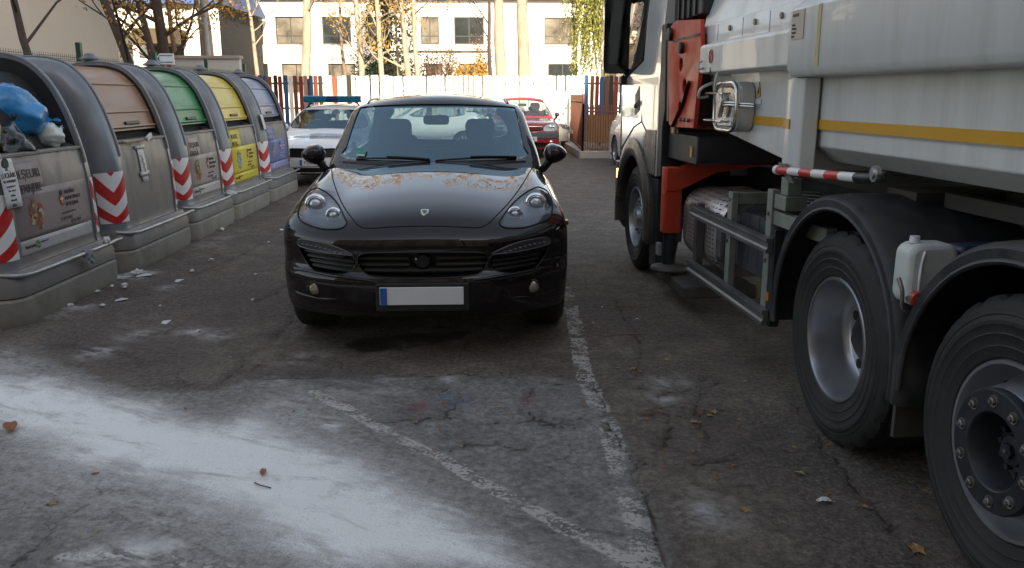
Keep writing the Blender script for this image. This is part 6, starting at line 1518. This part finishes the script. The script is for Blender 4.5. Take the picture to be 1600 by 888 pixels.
for y, z, r_ in ((3.00, 2.12, .05), (2.66, 2.0, .042)):
    m = MB(); m.lathe([(r_, .02), (r_, -.03), (r_ * .6, -.035), (.001, -.035)], (.0, y, z), 'x', 18); m.build('pivot_pin', hub_k, crp, smooth=40)
for k in range(3):
    m = MB(); m.lathe([(.016, 0), (.016, -.02), (.001, -.02)], (-.001, 2.62 - .1 * k, 1.475), 'x', 6); m.build('bolt', bolt_m, crp)
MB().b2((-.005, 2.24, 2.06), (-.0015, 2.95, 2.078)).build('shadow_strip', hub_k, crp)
MB().tube([(-.012, 2.82, 1.42), (-.012, 2.55, 1.60), (-.012, 2.42, 1.75)], .014, 6).build('hydraulic_hose', blk_pl, crp, smooth=60)
pc = MB(); pc.prism([(3.02, 1.44), (3.11, 1.44), (3.14, 1.78), (3.05, 1.80)], .04, .21, 'x'); pc.build('plate_guard', M('cream_guard', (.40, .38, .33), .6, var=.15, dirt=(.2, .18, .15), da=.5), crp, bevel=.006)
MB().tube([(.04, 2.95, 1.36), (.04, 2.95, 1.43)], .03, 10).build('brass_valve', M('copper_valve', (.55, .35, .22), .35, .8), tk, smooth=50)
MB().prism(rrect(2.35, 3.15, 1.15, 1.36, .03, 3), .05, .70, 'x').build('valve_box', M('valve_box', (.03, .03, .032), .5, var=.3, dirt=(.07, .06, .055), da=.4), tk, smooth=40, bevel=.01)
MB().b2((.042, 2.45, 1.20), (.048, 2.50, 1.28)).build('valve_sticker', yel_s, tk)
ou = MB(); ou.prism([(-.03, 1.088), (-.03, .90), (.06, .90), (.38, 1.05), (.9, 1.12), (1.25, 1.12), (1.25, 1.40), (.75, 1.36), (.36, 1.21), (.11, 1.088)], 2.86, 3.02, 'y'); ou.build('outrigger_arm', red_c, tk, bevel=.008)
lg_ = MB(); lg_.prism(rrect(-.035, .105, 2.87, 3.01, .015, 3), .56, 1.09, 'z'); lo_ = lg_.build('outrigger_leg', red_c, tk, bevel=.006)
MB().tube([(.035, 2.94, .28), (.035, 2.94, .558)], .055, 16).build('leg_cylinder', hub_k, lo_, smooth=50)
m = MB(); m.lathe([(.001, .0), (.14, .0), (.15, .02), (.14, .04), (.05, .06)], (.035, 2.94, .24), 'z', 24); m.build('foot_plate', M('foot_steel', (.12, .11, .10), .6, .4, var=.2), lo_, smooth=40)
MB().b2((-.05, 2.97, .36), (-.02, 3.05, .46)).build('foot_bracket', M('foot_tab', (.3, .3, .3), .5), lo_)
MB().prism([(2.70, 1.12), (2.45, 1.36), (1.5, 1.25), (1.5, 1.12)], .72, .95, 'x').build('crane_base', red_c, tk)
m = MB(); m.b2((.036 - .07, 2.9, .88), (-.038, 2.925, .90)); m.build('leg_sticker', yel_s, lo_)
# ================================================================ OTHER PARKED CARS
def std(W, L, h, r, ws_y, zb, rf, **k):
    """plain saloon/hatchback proportions"""
    d = dict(W=W, L=L, r=r, ax=(.86, .86 + L * .585), crown=.10, plan=.40, k=.07, bot=.22, clad=.25, res=(44, 80, 26), cres=(36, 56, 20), floor=.62, tw=.2,
             hood=([-.2, 0, .15, .5, 1.0, ws_y + .1, ws_y + .4, L - .7, L - .2, L], [.62, .70, .76, .86, .94, zb + .03, zb + .02, zb + .06, zb, zb - .05]),
             side=([.15, .3, .5, .7, .9, 1.05, 1.3], [W / 2 - .07, W / 2 - .03, W / 2 - .01, W / 2 - .012, W / 2 - .04, W / 2 - .09, W / 2 - .2]),
             front=([.15, .25, .35, .5, .6, .7, .8, .95], [.10, .06, .02, .0, .01, .03, .08, .2]),
             roof=rf, roof_z=h, cabw=([.8, 1.0, 1.15, 1.3, h - .06, h + .1], [W / 2 - .06, W / 2 - .08, W / 2 - .12, W / 2 - .20, W / 2 - .29, W / 2 - .33]), ws=(ws_y, zb, 1.75, .25), rear=(L - .1, .8))
    zt = h - .10; a = W / 2
    d['wsq'] = [(-a + .16, zb + .04), (0, zb + .03), (a - .16, zb + .04), (a - .27, zt - .05), (a - .34, zt), (0, zt + .015), (-a + .34, zt), (-a + .27, zt - .05)]
    d['rwq'] = [(-a + .24, zb + .1), (a - .24, zb + .1), (a - .34, zt - .03), (-a + .34, zt - .03)]
    d['sq'] = [[(ws_y + .55, zb + .06), (ws_y + .9, zt - .12), (ws_y + 1.15, zt - .02), (ws_y + 1.3, zt), (ws_y + 1.3, zb + .06)], [(ws_y + 1.38, zb + .06), (ws_y + 1.38, zt), (ws_y + 1.9, zt - .02), (ws_y + 2.15, zt - .12), (ws_y + 2.1, zb + .07)]]
    d.update(k); return d
def lamp(B, root, poly, lens, inner, s, name='headlight'):
    o = B.patch(poly, .002, 6).build(name, inner, root, smooth=True); B.outline(poly, .006, .003).build('seal', seam, o, smooth=True)
    c = np.array(poly).mean(0)
    for dx, r_ in ((-.035 * s, .05), (.05 * s, .04)):
        q = B.front([(c[0] + dx, c[1] + .0)])[0]; m = MB(); m.lathe([(r_, .0), (r_ * .9, -.012), (r_ * .6, -.02), (.001, -.022)], (q[0], q[1], q[2]), 'y', 16); m.build('reflector', lens, o, smooth=True)
    return o
# --- white police car with a blue light bar
pol_w = M('police_white', (.70, .71, .72), .18, var=.03, coat=.8, dirt=(.5, .5, .5), da=.15, ds=4)
pc_ = thing('police_car', 'white police car with a blue roof light bar behind the containers', 'police car', (-3.16, 15.45, 0), -.6)
PP = std(1.80, 4.6, 1.47, .32, 1.18, 1.0, ([1.1, 1.7, 2.2, 2.8, 3.5, 4.2], [1.30, 1.42, 1.475, 1.49, 1.46, 1.30]), paint=pol_w, wsm=ws_m)
GP = [(-.50, .70), (0, .705), (.50, .70), (.49, .56), (.42, .545), (-.42, .545), (-.49, .56)]
PP['cuts'] = [(GP, .14), ([(-.62, .36), (.62, .36), (.66, .28), (-.66, .28)], .16)]
PB, PC, _, _ = make_car(pc_, PP)
m = MB()
for z in (.575, .605, .635, .665): m.tube([(x, PB.front([(x, z)])[0][1] + .03, z) for x in np.linspace(-.485, .485, 9)], .010, 6)
go = m.build('grille_bars', blk_gloss, pc_, smooth=60); PB.outline(GP, .007, .0).build('grille_frame', satin, go, smooth=True)
for s in (-1, 1):
    hp = [(s * .54, .70), (s * .70, .735), (s * .82, .74), (s * .84, .68), (s * .76, .61), (s * .56, .57)]
    lamp(PB, pc_, hp if s < 0 else hp[::-1], lamp_chrome, lamp_dark, s)
    door_mirror(pc_, s, s * .80, 1.62, 1.04, pol_w, .18, .13)
fq = PB.front([(-.55, .34), (.55, .34)]); MB().tube([(x, PB.front([(x, .365)])[0][1] - .002, .365) for x in np.linspace(-.62, .62, 9)], .010, 6).build('bumper_trim', chrome, pc_, smooth=60)
plate(pc_, 0, -.03, .46, 'MAI 31568', .52, .112)
for k in range(1):
    q = [PB.top([(x, y)])[0] for x, y in ((0, .62), (.3, .62), (0, .8))]
    text('bonnet_lettering', 'POLIȚIA LOCALĂ', .15, M('letter_grey', (.12, .13, .15), .5), pc_, tuple(q[0] + np.array([0, 0, .008])), (1, 0, 0), tuple(q[2] - q[0]), .0015, sx=.85)
lb = MB(); lb.rings([[(x, y, z) for y, z in rrect(2.02, 2.34, 1.515, 1.65, .04, 4)] for x in (-.58, .58)]); lbo = lb.build('light_bar', M('blue_lens', (.006, .10, .19), .12, var=.25, vs=5, coat=.6), pc_, smooth=40)
for x0, x1 in ((-.56, -.36), (-.30, -.14), (.12, .32), (.36, .56)): MB().b2((x0, 2.012, 1.54), (x1, 2.019, 1.63)).build('flash_unit', M('cyan_lens', (.006, .11, .19), .15, var=.2), lbo)
MB().b2((-.12, 2.010, 1.535), (.10, 2.019, 1.63)).build('dark_unit', M('navy_lens', (.01, .03, .07), .15), lbo)
for s in (-1, 1):
    q = PC.top([(s * .5, 2.18)])[0][2]; MB().tube([(s * .42, 2.18, 1.53), (s * .48, 2.18, 1.50), (s * .56, 2.18, q - .02)], .018, 6).build('bar_foot', blk_pl, lbo, smooth=60)
    qq = PC.top([(s * .56, y) for y in np.linspace(1.95, 3.9, 10)], 1.9, .9); qq[1:-1, 2] += .03; MB().tube(qq.tolist(), .014, 6).build('roof_rail', satin, pc_, smooth=60)
dp = [(x, z) for x, z in ((.02, 1.30), (.02, 1.36), (.18, 1.36), (.18, 1.30))]
pp = PC.front(dp, .8, 2.6); MB().add([tuple(p + np.array([0, .05, 0])) for p in pp], [(0, 1, 2, 3)]).build('windscreen_card', paper, pc_, solid=.002)
pp = PC.front([(.26, 1.30), (.26, 1.37), (.36, 1.37), (.36, 1.30)], .8, 2.6); MB().add([tuple(p + np.array([0, .05, 0])) for p in pp], [(0, 1, 2, 3)]).build('windscreen_card', M('red_card', (.45, .12, .10), .6), pc_, solid=.002)
# --- red saloon in front of the picket fence
red_p = M('car_red', (.36, .022, .028), .22, var=.06, coat=.8, dirt=(.25, .1, .08), da=.2, ds=3)
rc_ = thing('red_saloon', 'small red saloon with a grey bumper band parked before the picket fence', 'car', (1.06, 22.4, 0), 1.0); rc_.scale = (1.06, 1.06, 1.06)
PR = std(1.74, 3.95, 1.53, .31, 1.10, 1.02, ([1.0, 1.6, 2.1, 2.7, 3.3, 3.8], [1.36, 1.48, 1.525, 1.535, 1.47, 1.30]), paint=red_p)
PR['hood'] = ([-.2, 0, .12, .4, .9, 1.25, 1.5, 3.3, 3.7, 3.95], [.72, .80, .86, .93, .99, 1.03, 1.03, 1.07, 1.05, 1.0]); PR['plan'] = .30
PR['cuts'] = [([(-.40, .80), (.40, .80), (.34, .69), (-.34, .69)], .10), ([(-.60, .40), (.60, .40), (.55, .30), (-.55, .30)], .14)]
RBd, RC, _, _ = make_car(rc_, PR)
m = MB(); m.cur = 0
xs_ = np.linspace(-.84, .84, 26)
def band(B, z0, z1, off, n=6): return [[tuple(B.front([(x, z)])[0] + np.array([0, -off, 0])) for x in xs_] for z in np.linspace(z0, z1, n)]
MB().grid(band(RBd, .50, .66, .006)).build('bumper_band', M('bumper_grey', (.075, .078, .085), .55, var=.1), rc_, smooth=True, solid=.004)
m = MB()
for z in (.72, .745, .77): m.tube([(x, RBd.front([(x, z)])[0][1] + .02, z) for x in np.linspace(-.36, .36, 9)], .009, 6)
go = m.build('grille_bars', M('grille_red', (.20, .015, .02), .3), rc_, smooth=60); MB().tube([(x, RBd.front([(x, .80)])[0][1] - .004, .80) for x in np.linspace(-.40, .40, 9)], .011, 6).build('chrome_strip', chrome, go, smooth=60)
y_ = RBd.front([(0, .755)])[0][1]; sh = MB(); sh.prism([(a, b + .755) for a, b in shield(.06, .055)], y_ - .012, y_ + .02, 'y'); sh.build('badge', M('badge_blue', (.03, .09, .34), .3), rc_)
for s in (-1, 1):
    hp = [(s * .44, .80), (s * .60, .875), (s * .76, .88), (s * .80, .80), (s * .78, .70), (s * .46, .69)]
    lamp(RBd, rc_, hp if s < 0 else hp[::-1], lamp_chrome, M('clear_lamp', (.45, .46, .42), .15, .3, var=.3, vs=20), s)
    door_mirror(rc_, s, s * .83, 1.50, 1.07, M('mirror_black', (.02, .02, .02), .4), .15, .12)
    q = RBd.front([(s * .62, .42)])[0]; f_ = MB(); f_.lathe([(.045, .0), (.04, -.012), (.001, -.016)], tuple(q), 'y', 14); f_.build('fog_light', lamp_chrome, rc_, smooth=True)
plate(rc_, 0, -.03, .50, 'B 95 KTR', .52, .112)
# --- white hatchback parked along the fence, seen through the dark SUV
wht = M('car_white', (.72, .72, .70), .2, var=.03, coat=.7, dirt=(.5, .48, .45), da=.15, ds=4)
wc_ = thing('white_hatchback', 'white hatchback parked sideways along the picket fence behind the dark SUV', 'car', (-3.8, 25.6, 0), -90)
make_car(wc_, std(1.74, 3.9, 1.50, .31, 1.0, 1.02, ([1.0, 1.6, 2.1, 2.7, 3.3, 3.8], [1.36, 1.46, 1.50, 1.50, 1.45, 1.30]), paint=wht, rimmat=wht, res=(36, 60, 22), cres=(30, 44, 16)))
# --- silver car behind the railing
sil = M('car_silver', (.34, .32, .29), .3, .5, var=.05, coat=.5, dirt=(.3, .26, .22), da=.3, ds=3)
sc_ = thing('silver_car', 'silver car parked sideways behind the red saloon with its nose at the brown railing', 'car', (2.72, 27.35, 0), 90)
S1, _, _, _ = make_car(sc_, std(1.70, 3.6, 1.45, .30, .95, .98, ([.9, 1.5, 2.0, 2.6, 3.1, 3.5], [1.32, 1.42, 1.46, 1.46, 1.40, 1.25]), paint=sil, res=(36, 60, 22), cres=(30, 44, 16), cuts=[([(-.5, .5), (.5, .5), (.45, .34), (-.45, .34)], .12)]))
for s in (-1, 1):
    hp = [(s * .48, .70), (s * .62, .76), (s * .76, .77), (s * .78, .66), (s * .52, .60)]; lamp(S1, sc_, hp if s < 0 else hp[::-1], lamp_chrome, lamp_dark, s)
plate(sc_, 0, -.03, .52, '')
# --- white car ahead of the truck
w2_ = thing('white_van', 'white car standing just beyond the front of the tipper truck', 'car', (4.18, 16.9, 0), 3)
S2, _, _, _ = make_car(w2_, std(1.84, 4.5, 1.62, .35, 1.2, 1.10, ([1.1, 1.8, 2.3, 2.9, 3.5, 4.2], [1.42, 1.56, 1.62, 1.63, 1.60, 1.48]), paint=wht, res=(36, 60, 22), cres=(30, 44, 16), cuts=[([(-.5, .62), (.5, .62), (.45, .4), (-.45, .4)], .12)]))
for s in (-1, 1):
    hp = [(s * .55, .78), (s * .70, .85), (s * .83, .86), (s * .84, .75), (s * .60, .70)]; lamp(S2, w2_, hp if s < 0 else hp[::-1], lamp_chrome, lamp_dark, s)
    door_mirror(w2_, s, s * .78, 1.65, 1.12, wht, .17, .15)
plate(w2_, 0, -.03, .50, '')

# ================================================================ FALLEN LEAVES AND LITTER
lm = [M('leaf_russet', (.26, .10, .035), .75, var=.35, vs=30), M('leaf_ochre', (.30, .185, .075), .75, var=.35, vs=30), M('leaf_lime', (.22, .26, .05), .75, var=.3, vs=30), M('paper_teal', (.03, .30, .20), .6), M('paper_white', (.60, .62, .64), .7, var=.1, vs=20)]
def leaf_mesh(seed, kind):
    r = random.Random(seed); mb = MB(); n = 7; L = .5
    if kind == 1:   # lobed
        pts = []
        for k in range(15):
            a = 2 * math.pi * k / 15; q = .5 * (1 if k % 3 == 0 else .55) * r.uniform(.8, 1.1); pts.append((math.cos(a) * q, math.sin(a) * q, .12 * r.uniform(0, 1)))
        mb.add([(0, 0, .02)] + pts, [(0, 1 + k, 1 + (k + 1) % 15) for k in range(15)])
    else:
        rows = []
        for i in range(n + 1):
            u = i / n; w = .26 * math.sin(math.pi * min(1, u * .94 + .06)) ** .8; z = .10 * math.sin(u * 3) + .04; rows.append([(-L + 2 * L * u, -w, z + .10 * r.random()), (-L + 2 * L * u, 0, z), (-L + 2 * L * u, w, z + .12 * r.random())])
        mb.grid(rows)
    mb.tube([(-.72, .04, .03), (-.5, 0, .05)], .012, 4); return mb
def where(x, y):
    if x < -2.6: return 'near the foot of the containers'
    if y > 6: return 'beside the dark car'
    if x > .8: return 'on the asphalt by the truck wheels'
    if x > .1: return 'near the worn white line'
    return 'on the grey asphalt in the foreground'
special = {0: 'large curled brown leaf lying on the white powder at the left edge', 1: 'brown leaf lying alone on the white powder in the middle foreground', 2: 'small ochre leaf on the powder below the large curled leaf'}
rs_ = random.Random(12)
base_leaf = {}
for k in range(6):
    for j in range(3): base_leaf[(k % 2, j, k // 2)] = None
def place_leaf(x, y, s, kind, label, group, nm='fallen_leaf', cat='leaf'):
    key = (kind, rs_.randrange(3))
    if key not in base_leaf: base_leaf[key] = leaf_mesh(len(base_leaf) * 7 + kind, 1 if kind in (1,) else 0).mesh('leaf'); base_leaf[key].materials.append(lm[kind])
    o = link(bpy.data.objects.new(nm, base_leaf[key])); o.location = (x, y, .004); o.scale = (s * .058,) * 3; o.rotation_euler = (R(rs_.uniform(-8, 8)), R(rs_.uniform(-8, 8)), rs_.uniform(0, 6.28))
    md = o.modifiers.new('t', 'SOLIDIFY'); md.thickness = .02
    return tag(o, label, cat, group)
kinds = ['russet narrow fallen leaf', 'ochre lobed fallen leaf', 'lime green fallen leaf', 'scrap of teal green plastic', 'pale scrap of paper']
for i, (x, y, s, k) in enumerate(LEAF):
    lab = special.get(i) or f'{kinds[k]} {where(x, y)}'
    if k == 3: place_leaf(x, y, s, k, 'teal green scrap on the asphalt left of the truck wheels', None, 'litter_scrap', 'litter')
    elif k == 4: place_leaf(x, y, s, k, lab, 'pale paper scraps on the asphalt', 'litter_scrap', 'litter')
    else: place_leaf(x, y, s, k, lab, None if i in special else 'fallen leaves on the asphalt')
for i in range(70):   # more small ones gathered along cracks, the kerb of the containers and the car
    c = rs_.choice(CR); j = rs_.randrange(len(c) - 1); t_ = rs_.random(); x = c[j][0] + (c[j + 1][0] - c[j][0]) * t_ + rs_.gauss(0, .12); y = c[j][1] + (c[j + 1][1] - c[j][1]) * t_ + rs_.gauss(0, .12)
    if i % 3 == 0: x, y = rs_.uniform(-3.3, -1.6), rs_.uniform(6, 13)
    if i % 7 == 1: x, y = rs_.uniform(.9, 2.6), rs_.uniform(2.5, 9)
    k = rs_.choice((0, 0, 1)); place_leaf(x, y, rs_.uniform(.3, .65), k, f'{kinds[k]} {where(x, y)}', 'fallen leaves on the asphalt')
for i, (x, y, s) in enumerate(SCRAP[:21]):
    if i % 3 == 1:
        o = MB(); r = random.Random(i); w, h = .05 * s * r.uniform(1.2, 2), .04 * s; o.add([(-w, -h, 0), (w, -h * .8, .008), (w * .9, h, .003), (0, h * 1.1, .012), (-w * .9, h * .8, .002)], [(0, 1, 2, 3, 4)]); p = o.build('paper_scrap', paper, None, solid=.001); p.location = (x, y, .005); p.rotation_euler.z = r.uniform(0, 3)
        tag(p, 'flat torn paper scrap ' + where(x, y), 'litter', 'paper litter along the containers')
    else: crumple('paper_scrap', ('crumpled white cup on the ground before the green lidded container' if i == 0 else 'crumpled pale paper scrap ' + where(x, y)), 'litter', (x, y, .02 * s), .035 * s, paper, i + 30, (1.2, .8, .55), None if i == 0 else 'paper litter along the containers')
tw2 = M('dry_twig', (.16, .10, .06), .85, var=.3)
for i, (x, y, L, a) in enumerate(((.95, 5.6, .16, 10), (-.98, 3.35, .05, 150), (1.15, 6.4, .12, -12))):
    o = MB().tube([(-L, 0, 0), (0, .012, .006), (L, -.004, 0)], .003, 5).build('twig', tw2, None, smooth=60); o.location = (x, y, .006); o.rotation_euler.z = R(a); tag(o, 'thin dry twig ' + where(x, y), 'twig', 'twigs on the asphalt')
